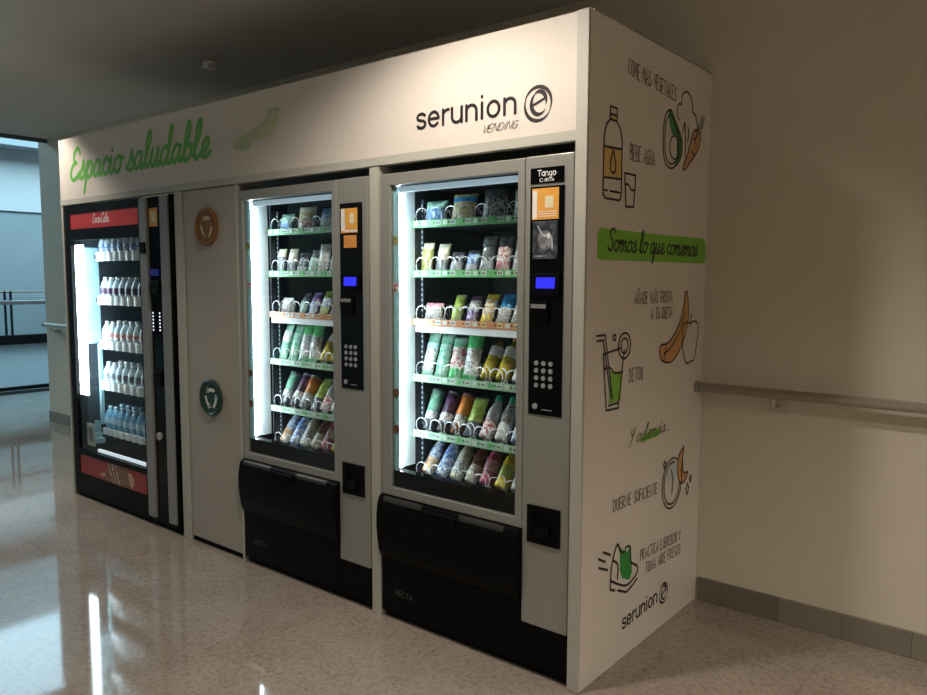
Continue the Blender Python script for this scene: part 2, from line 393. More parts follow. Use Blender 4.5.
# ------------------------------------------------------------------ the setting
D = 1.049
fl = bx('floor', -9.30, 5.6, -6.0, 6.5, -0.12, 0.0, floor_mat()); struct(fl)
struct(bx('wall_back', -6.83, 5.6, D, D + 0.30, 0.0, 2.80, M_WALL))
struct(bx('wall_right', 5.6, 5.8, -6.0, D + 0.30, 0.0, 2.80, M_WALL))
struct(bx('wall_front', -9.30, 5.8, -6.2, -6.0, 0.0, 2.80, M_WALL))
struct(bx('ceiling', -6.62, 5.6, -6.0, D + 0.30, 2.80, 3.0, M_CEIL))
struct(bx('trim_1', -6.66, -6.62, -6.0, 6.5, 2.765, 3.0, mat('dark_ceiling_edge', (0.10, 0.12, 0.14), 0.5, var=0.1)))
M_BASE = tile_mat('grey_brown_stone_skirting', (0.16, 0.148, 0.12), (0.27, 0.25, 0.20), (0.13, 0.12, 0.10), 0.25)
struct(bx('baseboard_right', 0.012, 5.59, D - 0.014, D, 0.0, 0.105, M_BASE))
struct(bx('baseboard_left', -6.83, -3.96, D - 0.014, D, 0.0, 0.105, M_BASE))
# atrium beyond the corridor's end
M_AT = mat('pale_atrium_plaster', (0.88, 0.90, 0.90), 0.6, var=0.04, scale=2)
M_AT2 = mat('grey_atrium_plaster', (0.42, 0.48, 0.50), 0.6, var=0.05, scale=2)
struct(bx('wall_left', -14.2, -14.0, -6.0, 9.0, -3.0, 2.66, M_AT2))
struct(bx('wall_upper', -14.25, -13.96, -6.0, 9.0, 2.66, 4.9, M_AT))
struct(bx('wall_atrium_end', -14.2, -6.4, 9.0, 9.2, -3.0, 4.9, M_AT))
for k, yy in enumerate((0.9, 4.3)): struct(bx('trim_%d' % (k + 2), -14.0, -13.985, yy, yy + 0.03, -1.0, 2.66, mat('thin_wall_joint', (0.22, 0.26, 0.29), 0.5, var=0.1)))
struct(bx('trim_9', -14.0, -13.4, -6.0, 9.0, 3.76, 4.9, M_AT2))
struct(bx('ceiling_atrium', -14.2, -6.62, -6.0, 9.0, 4.9, 5.0, M_CEIL))

def frosted():
    m = bpy.data.materials.new('frosted_parapet_panel'); m.use_nodes = True
    N = m.node_tree.nodes; L = m.node_tree.links; b = N['Principled BSDF']; b.inputs['Base Color'].default_value = (0.8, 0.87, 0.88, 1); b.inputs['Roughness'].default_value = 0.4
    t = N.new('ShaderNodeBsdfTranslucent'); t.inputs[0].default_value = (0.85, 0.92, 0.94, 1); x = N.new('ShaderNodeMixShader'); x.inputs[0].default_value = 0.7
    L.new(b.outputs[0], x.inputs[1]); L.new(t.outputs[0], x.inputs[2]); L.new(x.outputs[0], N['Material Output'].inputs[0])
    return m
# ---- balustrade of the atrium
ba = thing('balustrade', 'white parapet with black coping and clear glass rail beside the bright atrium', 'railing', (-9.35, 1.8, 0))
bx('parapet', -9.38, -9.355, -5.9, 6.4, -0.02, 0.60, frosted(), ba)
bx('coping', -9.46, -9.27, -5.9, 6.4, 0.60, 0.72, mat('dark_coping', (0.03, 0.035, 0.045), 0.35, var=0.1), ba)
bx('plinth', -9.3545, -9.33, -5.9, 6.4, 0.001, 0.05, mat('dark_plinth', (0.05, 0.055, 0.06), 0.4, var=0.1), ba)
b = B(); box(b, -9.37, -9.355, -5.9, 6.4, 0.72, 1.20); mk('glass_panel', b, GLASS, ba)
b = B(); tube(b, [(-9.33, -5.9, 1.135), (-9.33, 6.4, 1.135)], 0.028, 12); mk('handrail', b, mat('white_handrail', (0.75, 0.8, 0.82), 0.3, var=0.03), ba)
b = B(); tube(b, [(-9.36, -5.9, 1.27), (-9.36, 6.4, 1.27)], 0.010, 8); mk('upper_rail', b, M_STEEL, ba)
for yy in (-2.2, -0.3, 1.58, 1.65, 3.5):
    bx('post', -9.375, -9.345, yy, yy + 0.022, 0.72, 1.28, mat('dark_post', (0.03, 0.05, 0.07), 0.4, var=0.1), ba)

# ---- wall handrails
def handrail(x0, x1, brs, label):
    cx = (x0 + x1) / 2
    t = thing('handrail', label, 'handrail', (cx, D, 0.96), 'steel handrails along the back wall')
    b = B(); tube(b, [(x0, D - 0.075, 0.993), (x1, D - 0.075, 0.993)], 0.021, 16); mk('rail', b, M_STEEL, t)
    for x in brs:
        b = B()
        box(b, x - 0.035, x + 0.035, D - 0.006, D - 0.0005, 0.900, 0.960, 0, 0.002)
        tube(b, [(x, D - 0.004, 0.93), (x, D - 0.05, 0.93), (x, D - 0.075, 0.945), (x, D - 0.075, 0.973)], 0.008, 8)
        mk('bracket', b, M_STEEL, t)
    for x in (x0, x1):
        b = B(); tube(b, [(x - 0.006, D - 0.075, 0.993), (x + 0.006, D - 0.075, 0.993)], 0.025, 16); mk('end_cap', b, M_STRIP, t)
    return t
handrail(0.008, 5.58, [0.33, 1.7, 3.1, 4.5], 'brushed steel handrail on the cream wall right of the vending cabinet')
handrail(-6.70, -4.0, [-6.55, -5.2], 'short end of steel handrail on the wall left of the vending cabinet')

# ---- ceiling fittings
for i, (lx, ly, e, ang) in enumerate(LAMPS):
    t = thing('ceiling_downlight', ['round recessed ceiling downlight in front of the right snack machine', 'round recessed ceiling downlight in front of the drinks machine', 'round recessed ceiling downlight right of the cabinet', 'unseen ceiling downlight added as fill across the corridor, left', 'unseen ceiling downlight added as fill across the corridor, right'][i], 'ceiling light', (lx, ly, 2.80), 'recessed downlights')
    b = B(); lathe(b, [(0.085, 2.795), (0.10, 2.797), (0.10, 2.7995)], 28, cap=False); bmesh.ops.translate(b, verts=b.verts, vec=(lx, ly, 0)); mk('trim_ring', b, M_WHITE, t)
    b = B(); lathe(b, [(0.0001, 2.7975), (0.082, 2.7975)], 28, cap=False); bmesh.ops.translate(b, verts=b.verts, vec=(lx, ly, 0)); mk('lens', b, mat('lamp_lens', (1, 1, 1), 0.4, emit=(1, 0.9, 0.75), es=12), t)
t = thing('ceiling_detector', 'small pale smoke detector on the dark ceiling above the cabinet', 'smoke detector', (-2.974, 0.506, 2.80))
b = B(); lathe(b, [(0.032, 2.7675), (0.04, 2.775), (0.042, 2.79), (0.03, 2.8)], 20); bmesh.ops.translate(b, verts=b.verts, vec=(-2.974, 0.506, 0)); mk('sensor_head', b, M_WHITE, t)
b = B(); box(b, -3.009, -2.939, 0.471, 0.541, 2.752, 2.767, 0, 0.003); mk('cover', b, M_WHITE, t)

# ------------------------------------------------------------------ the built-in cabinet around the machines
H = 2.35
cab = thing('vending_cabinet', 'off-white built-in surround framing three vending machines, green lettering on its header', 'cabinet', (-1.97, 0.5, 0))
hd = bx('header_panel', -3.95, -0.046, 0.0, 0.03, 1.965, H, M_LAM, cab)
bx('header_ledge', -3.95, -0.046, -0.004, 0.03, 1.930, 1.9645, M_TRIM, cab)
sp = bx('side_panel', -0.045, 0.0, 0.0, D - 0.002, 0.001, H, M_LAM, cab)
bx('side_panel', -3.95, -3.925, 0.0, D - 0.002, 0.001, 1.965, M_TRIM, cab)
bx('top_panel', -3.94, -0.046, 0.031, D - 0.002, H - 0.03, H - 0.001, M_LAM, cab)
bx('front_edge', -0.0455, -0.0005, -0.012, -0.0005, 0.001, H, M_TRIM, cab, bev=0.002)
for (a, c) in ((-2.57, -2.495), (-2.008, -1.992), (-1.046, -0.993)):
    bx('divider_post', a, c, 0.0, 0.60, 0.001, 1.929, M_TRIM, cab)
bx('edge_trim', -0.004, 0.003, 0.02, D - 0.002, H, H + 0.004, M_STRIP, cab)
F = front(-0.0008)
b = B(); text(b, 'Espacio saludable', CURS, -3.80, 2.085, 0.185, 0.026, F, slant=0.25, width=1.58, sp=0.0); mk('green_lettering', b, M_GREEN, hd, 'green handwritten words Espacio saludable')
b = B(); text(b, 'serunion', SANS, -0.775, 2.052, 0.056, 0.0125, F, width=0.485, sp=0.12, sm=False); mk('company_name', b, M_INK, hd, 'black word serunion')
b = B(); swirl(b, -0.205, 2.072, 0.062, F); mk('swirl_emblem', b, M_INK, hd, 'round black swirl emblem')
b = B(); text(b, 'VENDING', CAPS, -0.45, 2.000, 0.026, 0.0026, F, slant=0.3, width=0.155, sp=0.12, jit=0.06); mk('small_lettering', b, M_INKB, hd, 'thin grey handwritten word VENDING')
b = B()
F2 = front(-0.0005)
fill(b, arc(-1.93, 2.118, .075, .033, 0, 345, 16), F2, 1); fill(b, arc(-1.82, 2.150, .055, .022, 10, 350, 14), front(-.0006), 1)
fill(b, [(-1.80, 2.12), (-1.70, 2.13), (-1.64, 2.20), (-1.66, 2.24), (-1.75, 2.20), (-1.84, 2.15)], front(-0.0007), 0)
fill(b, arc(-1.685, 2.245, .055, .014, 0, 340, 12), F, 1)
ribbon(b, smooth([(-1.95, 2.14), (-1.85, 2.165), (-1.76, 2.2), (-1.68, 2.245)]), .012, front(-0.001), 1)
mk('plant_drawing', b, [M_PALEGREEN, M_MIDGREEN, M_BAND], hd, 'faint pale green painted leaves')

# drawings and words on the side panel
S1, S2, S3 = side(0.0005), side(0.0009), side(0.0012)
LW = 0.0078
def words(name, s, y, z, size, width, rise=0.0, w=0.0037, font=CAPS, m=M_INKB, slant=0.0, sp=0.16, lab=None):
    b = B(); text(b, s, font, y, z, size, w, S3, slant=slant, width=width, sp=sp, rise=rise, sm=font is CURS, jit=0.03 if font is CAPS else 0)
    return mk(name, b, m, sp_panel, lab)
sp_panel = sp
def drawing(name, fills, lines, mats, label, w=LW):
    b = B()
    for pts, mi in fills: fill(b, pts, S1, mi)
    for l in lines:
        cl = len(l) > 1 and l[-1] == 'c'
        pts = l[:-1] if cl else l
        ribbon(b, pts, w, S3, 0, closed=cl)
    return mk(name, b, mats, sp_panel, label)
words('side_lettering', 'COME MÁS VEGETALES', .265, 2.195, .055, .41, -0.06, lab='thin words COME MÁS VEGETALES')
words('side_lettering', 'BEBE AGUA', .295, 1.897, .056, .205, lab='thin words BEBE AGUA')
words('side_lettering', 'AÑADE MÁS FRUTA', .355, 1.372, .045, .34, lab='thin words AÑADE MÁS FRUTA')
words('side_lettering', 'A TU DIETA', .50, 1.308, .045, .20, lab='thin words A TU DIETA')
words('side_lettering', 'DETOX', .328, 1.080, .050, .115, lab='thin word DETOX')
words('side_lettering', 'DUERME SUFICIENTE', .224, .605, .045, .378, -0.03, lab='thin words DUERME SUFICIENTE')
words('side_lettering', 'PRACTICA EJERCICIO Y', .46, .350, .044, .39, -0.05, lab='thin words PRACTICA EJERCICIO Y')
words('side_lettering', 'TOMA AIRE FRESCO', .51, .284, .044, .34, -0.04, lab='thin words TOMA AIRE FRESCO')
b = B(); fill(b, [(.067, 1.536), (.10, 1.531), (.55, 1.533), (1.02, 1.535), (1.03, 1.55), (1.028, 1.63), (1.0, 1.644), (.5, 1.640), (.09, 1.642), (.067, 1.625)], S1); mk('green_banner', b, M_BAND, sp, 'leaf green painted stripe')
words('banner_lettering', 'Somos lo que comemos', .135, 1.565, .078, .80, w=.0085, font=CURS, m=M_INK, slant=.22, sp=0.0, lab='black handwritten words Somos lo que comemos')
b = B(); text(b, 'Y además...', CURS, .335, .838, .058, .005, S3, slant=.3, width=.37, sp=0.0, rise=0.01); fill(b, [(.44, .828), (.60, .832), (.62, .862), (.46, .860)], S1, 1)
mk('side_lettering', b, [mat('olive_green_ink', (0.09, 0.17, 0.03), 0.5, var=0.1), M_BAND], sp, 'green handwritten words Y además')
# water bottle and glass
bot = [(.115, 1.745), (.10, 1.76), (.10, 1.955), (.115, 1.995), (.14, 2.015), (.14, 2.06), (.19, 2.06), (.19, 2.015), (.215, 1.995), (.232, 1.955), (.232, 1.76), (.22, 1.745), 'c']
drop = smooth([(.166, 1.915), (.148, 1.87), (.150, 1.845), (.167, 1.836), (.184, 1.845), (.185, 1.87), (.166, 1.915)])
drawing('bottle_drawing', [([(.10, 1.835 - .02), (.232, 1.82), (.232, 1.925), (.10, 1.92)], 1), ([(.142, 2.018), (.188, 2.018), (.188, 2.035), (.142, 2.035)], 1)],
        [bot, [(.10, 1.92), (.232, 1.925)], [(.10, 1.815), (.232, 1.82)], [(.14, 2.035), (.19, 2.035)], [(.14, 2.016), (.19, 2.016)], [(.108, 1.772), (.13, 1.772)], [(.15, 1.772), (.222, 1.772)], drop],
        [M_INK, M_OCHRE, M_REDP], 'line drawing of a water bottle with ochre label')
drawing('glass_drawing', [], [[(.255, 1.845), (.342, 1.845), (.330, 1.729), (.270, 1.727), 'c'], smooth([(.262, 1.805), (.285, 1.808), (.31, 1.79), (.336, 1.793)])], [M_INK], 'line drawing of a drinking glass')
# avocado, cauliflower, carrot
av = smooth([(.60, 2.12), (.575, 2.08), (.568, 2.0), (.585, 1.93), (.64, 1.905), (.70, 1.925), (.745, 1.97), (.745, 2.03), (.70, 2.075), (.66, 2.11), (.63, 2.13), (.60, 2.12)])
shr = lambda pts, k, cx, cz: [(cx + (a - cx) * k, cz + (c - cz) * k) for a, c in pts]
cau = smooth([(.71, 2.105), (.69, 2.13), (.705, 2.165), (.73, 2.17), (.74, 2.21), (.79, 2.228), (.835, 2.20), (.845, 2.16), (.88, 2.145), (.905, 2.10), (.89, 2.06), (.86, 2.05)])
car = smooth([(.93, 2.075), (.905, 2.092), (.87, 2.085), (.84, 2.05), (.80, 1.97), (.765, 1.925), (.775, 1.913), (.82, 1.94), (.90, 2.0), (.935, 2.05), (.93, 2.075)])
drawing('vegetable_drawing', [([(.61, 2.118), (.63, 2.13), (.66, 2.11), (.70, 2.075), (.745, 2.03), (.75, 1.98), (.725, 1.94), (.68, 1.915), (.70, 1.965), (.715, 2.0), (.69, 2.035), (.65, 2.04), (.625, 2.07)], 1), (car[:-1], 2)], [av, shr(av, .83, .655, 2.01), smooth(arc(.675, 1.99, .045, .045, 0, 360, 14)), cau, smooth([(.75, 2.06), (.77, 2.10), (.78, 2.01), (.78, 1.965)]), smooth([(.80, 2.09), (.81, 2.06), (.80, 2.03)]), car, [(.91, 2.09), (.955, 2.16)], [(.93, 2.085), (.97, 2.15)], [(.87, 2.05), (.89, 2.03)], [(.85, 2.0), (.87, 1.985)]],
        [M_INK, M_AVO, mat('pale_carrot_ink', (0.60, 0.33, 0.16), 0.5, var=0.1)], 'drawing of a green avocado, cauliflower and orange carrot', w=.0072)
# banana and apple
ban = smooth([(.825, 1.41), (.815, 1.36), (.79, 1.30), (.73, 1.24), (.66, 1.205), (.595, 1.20), (.59, 1.165), (.62, 1.135), (.70, 1.125), (.77, 1.16), (.83, 1.22), (.865, 1.30), (.86, 1.36), (.845, 1.41), (.825, 1.41)])
app = smooth([(.885, 1.275), (.85, 1.285), (.81, 1.26), (.81, 1.19), (.84, 1.12), (.875, 1.105), (.90, 1.112), (.94, 1.12), (.965, 1.19), (.975, 1.26), (.935, 1.285), (.885, 1.275)])
drawing('fruit_drawing', [(ban[2:-3], 1)], [ban, smooth([(.83, 1.33), (.79, 1.26), (.70, 1.19), (.63, 1.165)]), app, smooth([(.885, 1.265), (.885, 1.29), (.90, 1.315)]), [(.645, 1.19), (.63, 1.14)]], [M_INK, M_ORANGE], 'drawing of an orange-yellow banana and an apple', w=.0072)
# detox drink
drawing('juice_drawing', [([(.185, 1.13), (.215, 1.13), (.275, 1.125), (.262, 1.02), (.175, 1.015)], 1)],
        [[(.125, 1.20), (.155, .995), (.245, .992), (.283, 1.205)], [(.125, 1.20), (.26, 1.213)], smooth([(.13, 1.145), (.175, 1.148), (.215, 1.125), (.275, 1.125)]),
         [(.075, 1.268), (.135, 1.268), (.200, 1.03)], [(.078, 1.25), (.122, 1.25), (.185, 1.04)], arc(.285, 1.22, .048, .048, 0, 360, 18), arc(.285, 1.22, .028, .028, 0, 360, 12), [(.17, 1.01), (.24, 1.012)], arc(.205, 1.255, .011, .011, 0, 360, 8)],
        [M_INK, M_BAND], 'drawing of a glass of green juice with straw')
# clock and moon
moon = smooth([(.86, .745), (.81, .71), (.80, .64), (.83, .59), (.875, .585), (.91, .62), (.87, .625), (.85, .65), (.845, .69), (.86, .745)])
drawing('clock_drawing', [(arc(.745, .645, .05, .035, 0, 340, 12), 2), (moon[:-1], 1)], [arc(.745, .605, .098, .108, 60, 385, 26), arc(.745, .605, .080, .090, 75, 350, 20), [(.735, .665), (.755, .61), (.745, .56)], moon,
        [(.655, .70), (.667, .715), (.679, .70), (.667, .68), 'c'], [(.93, .585), (.94, .60), (.952, .585), (.94, .568), 'c'], [(.895, .545), (.91, .57), (.927, .545), (.91, .518), 'c']],
        [M_INK, M_ORANGE, mat('pale_blue_ink', (0.55, 0.62, 0.66), 0.5, var=0.05)], 'drawing of an alarm clock with orange crescent moon')
# running shoe
drawing('shoe_drawing', [([(.285, .455), (.32, .43), (.345, .42), (.375, .435), (.385, .37), (.39, .325), (.37, .30), (.31, .325), (.29, .36)], 1)],
        [smooth([(.215, .345), (.225, .41), (.262, .47), (.29, .435), (.32, .425), (.335, .44), (.37, .43), (.375, .375), (.40, .355), (.435, .335), (.43, .305), (.35, .285), (.27, .315), (.215, .345)]),
         [(.215, .345), (.215, .31), (.25, .295)], [(.275, .288), (.345, .258), (.40, .27), (.435, .285)], [(.12, .455), (.17, .43)], [(.155, .47), (.21, .445)], [(.125, .42), (.19, .393)], smooth([(.235, .415), (.27, .39), (.27, .335)])],
        [M_INK, M_DKGREEN], 'drawing of a green running shoe with speed lines', w=.0095)
b = B(); text(b, 'serunion', SANS, .318, .118, .040, .0085, S3, width=.315, sp=0.12, sm=False, rise=0.02); mk('company_name', b, M_INK, sp, 'black word serunion')
b = B(); swirl(b, .69, .142, .045, S3); mk('swirl_emblem', b, M_INK, sp, 'round black swirl emblem')

# ---- recycling cupboard between the drinks machine and the middle snack machine
rc = thing('recycling_cupboard', 'tall off-white recycling cupboard door with orange and green openings', 'recycling bin', (-2.25, 0.3, 0))
bx('door', -2.490, -2.012, 0.006, 0.028, 0.03, 1.925, M_DOORP, rc, bev=0.002)
bx('carcass', -2.488, -2.014, 0.03, 0.6, 0.004, 1.920, M_TRIM, rc)
bx('plinth', -2.486, -2.016, 0.012, 0.0295, 0.002, 0.029, M_MATTE, rc)
def recycle(b, cx, cz, r, mp, mi=0):
    for k in range(3):
        a0 = 90 + k * 120
        def pt(rr, a): return (cx + rr * math.cos(math.radians(a)), cz + rr * math.sin(math.radians(a)))
        P = [pt(r, a0 - 32), pt(r * .92, a0 + 8), pt(r * .95, a0 + 38)]
        ribbon(b, P, r * .36, mp, mi)
        e = P[-1]; a = math.radians(a0 + 38 + 95)
        vs = [(e[0] + math.cos(a + q) * r * .42, e[1] + math.sin(a + q) * r * .42) for q in (0, 2.1, -2.1)]
        fill(b, vs, mp, mi)
for z, m, lab in ((1.728, M_ORBIN, 'orange round opening flap'), (0.828, M_GRBIN, 'dark green round opening flap')):
    b = B()
    pts = [(0.094, 0.0), (0.1, -0.008), (0.09, -0.014)]
    for (r0, y0), (r1, y1) in zip([(0.098, 0.006), (0.100, -0.008), (0.090, -0.014), (0.080, -0.006)], [(0.100, -0.008), (0.090, -0.014), (0.080, -0.006), (0.0001, -0.006)]):
        R0 = [b.verts.new((-2.262 + r0 * math.cos(k * math.pi / 16), y0, z + r0 * math.sin(k * math.pi / 16))) for k in range(32)]
        R1 = [b.verts.new((-2.262 + r1 * math.cos(k * math.pi / 16), y1, z + r1 * math.sin(k * math.pi / 16))) for k in range(32)]
        for k in range(32): b.faces.new((R0[k], R0[(k + 1) % 32], R1[(k + 1) % 32], R1[k])).smooth = True
    fo = mk('opening_flap', b, m, rc, lab)
    b = B(); recycle(b, -2.252, z, 0.050, front(-0.0075)); mk('recycling_symbol', b, M_WHITE if z < 1 else mat('pale_orange_ink', (0.70, 0.50, 0.30), 0.5, var=0.05), fo)

# ------------------------------------------------------------------ products
def pk(name, c1, c2, scale=60, rough=0.3, noise='NOISE'): return mat('pack_' + name, c1, rough, col2=c2, scale=scale, noise=noise, coat=0.3)
P = {
 'blue': pk('blue', (.12, .25, .52), (.30, .52, .80)), 'teal': pk('teal', (.22, .48, .40), (.45, .68, .55)), 'sky': pk('sky', (.02, .25, .62), (.05, .42, .80)),
 'gold': pk('gold', (.42, .34, .14), (.62, .54, .30)), 'olive': pk('olive', (.30, .29, .10), (.48, .44, .16)), 'cream': pk('cream', (.78, .76, .60), (.60, .58, .42)),
 'white': pk('white', (.82, .82, .80), (.62, .62, .62)), 'wtext': pk('white_printed', (.82, .82, .78), (.30, .28, .30), 130), 'dark': pk('dark', (.03, .035, .05), (.10, .11, .13)),
 'dstripe': pk('dark_striped', (.04, .045, .06), (.34, .35, .36), 90), 'grey': pk('grey', (.16, .17, .19), (.30, .31, .33)), 'clear': pk('smoky_clear', (.10, .12, .13), (.24, .27, .28), 30, 0.1),
 'pink': pk('pink', (.62, .22, .28), (.78, .45, .50)), 'rose': pk('rose_smoothie', (.48, .06, .15), (.58, .14, .22)), 'lime': pk('lime', (.36, .48, .05), (.55, .66, .16)),
 'purple': pk('purple', (.16, .07, .30), (.40, .28, .55)), 'violet': pk('violet_cap', (.10, .07, .45), (.18, .12, .55)), 'yellow': pk('yellow', (.85, .60, .02), (.90, .72, .08)),
 'gclear': pk('green_clear', (.16, .46, .30), (.42, .70, .55), 40, 0.15), 'green': pk('green', (.05, .50, .12), (.14, .68, .22)), 'dgreen': pk('dark_green', (.02, .14, .06), (.06, .25, .10)),
 'orange': pk('orange', (.80, .26, .04), (.62, .16, .02)), 'brown': pk('brown', (.12, .04, .02), (.30, .12, .04)), 'amber': pk('amber_liquid', (.42, .30, .015), (.55, .42, .03), 20, 0.12),
 'red': pk('red', (.55, .04, .03), (.40, .02, .02)), 'black': pk('black', (.012, .012, .014), (.03, .03, .03)), 'plum': pk('plum', (.06, .02, .06), (.14, .06, .14)),
 'steel': pk('foil', (.45, .47, .50), (.62, .64, .66)), 'gcap': pk('green_cap', (.01, .30, .14), (.02, .38, .20)), 'liteblue': pk('pale_blue', (.40, .62, .74), (.62, .80, .88)), 'bluew': pk('blue_white', (.75, .80, .86), (.15, .25, .55), 70),
 'yelblue': pk('yellow_blue', (.12, .25, .60), (.62, .70, .85), 60), 'redw': pk('red_white', (.80, .78, .74), (.55, .10, .10), 70), 'oranw': pk('orange_white', (.82, .76, .66), (.75, .36, .08), 70),
}
WATER = mat('clear_water_plastic', (0.62, 0.78, 0.86), 0.08, var=0.12, scale=30, coat=0.4)
WATERB = mat('blue_water_plastic', (0.22, 0.50, 0.72), 0.10, var=0.15, scale=30, coat=0.4)

def bag(w, h, d, bands, tint=None, win=None):
    """pillow pack: sealed crimped ends and a puffed body; bands = [(top fraction, key)]"""
    b = B(); nx, nz = 10, 16; mats = [P[k] for _, k in bands]; grid = []
    for s in (-1, 1):
        g = []
        for j in range(nz + 1):
            v = j / nz; row = []
            for i in range(nx + 1):
                u = i / nx
                puff = (max(0, math.sin(math.pi * min(1, max(0, (v - .05) / .90)))) ** .55) * (max(0, math.sin(math.pi * u)) ** .6)
                wr = 0.0015 * math.sin(u * 23 + v * 17 + s) * (1 if 0 < i < nx and 0 < j < nz else 0)
                x = (u - .5) * w * 1.12 * (1 - .08 * math.sin(math.pi * v)); z = v * h
                if j in (0, nz): z += 0.0015 * (i % 2)
                row.append(b.verts.new((x, s * (d / 2 * puff + wr), z)))
            g.append(row)
        grid.append(g)
    def mi(v):
        for k, (t, _) in enumerate(bands):
            if v <= t: return k
        return len(bands) - 1
    for g in grid:
        for j in range(nz):
            for i in range(nx):
                f = b.faces.new((g[j][i], g[j][i + 1], g[j + 1][i + 1], g[j + 1][i])); f.material_index = mi((j + .5) / nz); f.smooth = True
    bmesh.ops.remove_doubles(b, verts=b.verts, dist=0.0004)
    return b, mats

def place(o, x, y, z, lean, rz=0.0):
    o.location = (x, y, z); o.rotation_euler = (-math.radians(lean), 0, rz)

def build_product(spec, name, label, cat, group, x, y, z, lean):
    kind = spec[0]
    t = thing(name, label, cat, (0, 0, 0), group)
    if kind == 'bag':
        _, w, h, d, bands = spec
        bb, ms = bag(w, h, d, bands); mk('packet', bb, ms, t)
        b = B(); 
        for j in range(2):
            zz = h - 0.004 - j * 0.004
            box(b, -w / 2 * .96, w / 2 * .96, -0.0012, 0.0012, zz - 0.001, zz + 0.001)
        mk('seal', b, P[bands[-1][1]], t); foot = d / 2
    elif kind == 'bottle':
        _, r, h, body, labm, capm, z0, z1 = spec
        b = B(); lathe(b, [(r * .80, 0), (r * .98, .006), (r, .02), (r, h * .55), (r * .93, h * .66), (r * .68, h * .79), (r * .46, h * .86), (r * .44, h * .90)], 22); mk('bottle_body', b, P[body], t)
        b = B(); lathe(b, [(r * 1.015, h * z0), (r * 1.02, h * z0 + .001), (r * 1.02, h * z1)], 22, cap=False); mk('label', b, P[labm], t)
        b = B(); lathe(b, [(r * .50, h * .885), (r * .54, h * .89), (r * .54, h * .99), (r * .48, h)], 18); mk('cap', b, P[capm], t); foot = r
    elif kind == 'slim':   # shouldered drink / yoghurt bottle with full sleeve
        _, r, h, k1, k2, capm = spec
        b = B(); lathe(b, [(r * .82, 0), (r, .006), (r, h * .30), (r * .94, h * .40), (r * .97, h * .58), (r * .74, h * .76), (r * .52, h * .84), (r * .50, h * .87)], 22, mis=[0, 0, 0, 1, 1, 1, 1]); mk('bottle_body', b, [P[k1], P[k2]], t)
        b = B(); lathe(b, [(r * .58, h * .86), (r * .62, h * .865), (r * .62, h * .99), (r * .56, h)], 18); mk('cap', b, P[capm], t); foot = r
    elif kind == 'cup':
        _, r, h, k1, k2, lid = spec
        b = B(); lathe(b, [(r * .78, 0), (r * .82, .004), (r * .88, h * .35), (r * .95, h * .7), (r, h * .92)], 22, mis=[0, 0, 1, 1]); mk('cup_body', b, [P[k1], P[k2]], t)
        b = B(); lathe(b, [(r * 1.06, h * .92), (r * 1.08, h * .935), (r * 1.06, h * .97), (r * .7, h * .985), (r * .66, h)], 22); mk('lid', b, P[lid], t)
        b = B(); lathe(b, [(r * .885, h * .24), (r * .92, h * .44)], 22, cap=False); bmesh.ops.scale(b, vec=(1.01, 1.01, 1), verts=b.verts); mk('label', b, P['wtext'], t); foot = r * .8
    elif kind == 'can':
        _, r, h, k1, lid = spec
        b = B(); lathe(b, [(r * .8, 0), (r, .008), (r, h - .01), (r * .85, h)], 20, mis=[1, 0, 1]); mk('can_body', b, [P[k1], P[lid]], t); foot = r
    place(t, x, y, z + foot * math.sin(math.radians(lean)) + 0.0005, lean, random.uniform(-.12, .12))
    return t

# ------------------------------------------------------------------ snack machines
ROWZ = [1.694, 1.486, 1.281, 1.040, 0.797, 0.600]
ROWN = ['top tray', 'second tray', 'third tray', 'fourth tray', 'fifth tray', 'bottom tray']
ORD = ['first', 'second', 'third', 'fourth', 'fifth', 'sixth', 'seventh', 'eighth']

def coil_bm(wide=False):
    b = B(); pts = []; n = 6; r = 0.034
    for i in range(n * 12 + 1):
        a = 2 * math.pi * i / 12
        pts.append((r * math.sin(a), i / 12 * .008 if i < 13 else .008 + (i - 12) / 12 * 0.072, -r * math.cos(a)))
    tube(b, pts, 0.0024, 5); return b

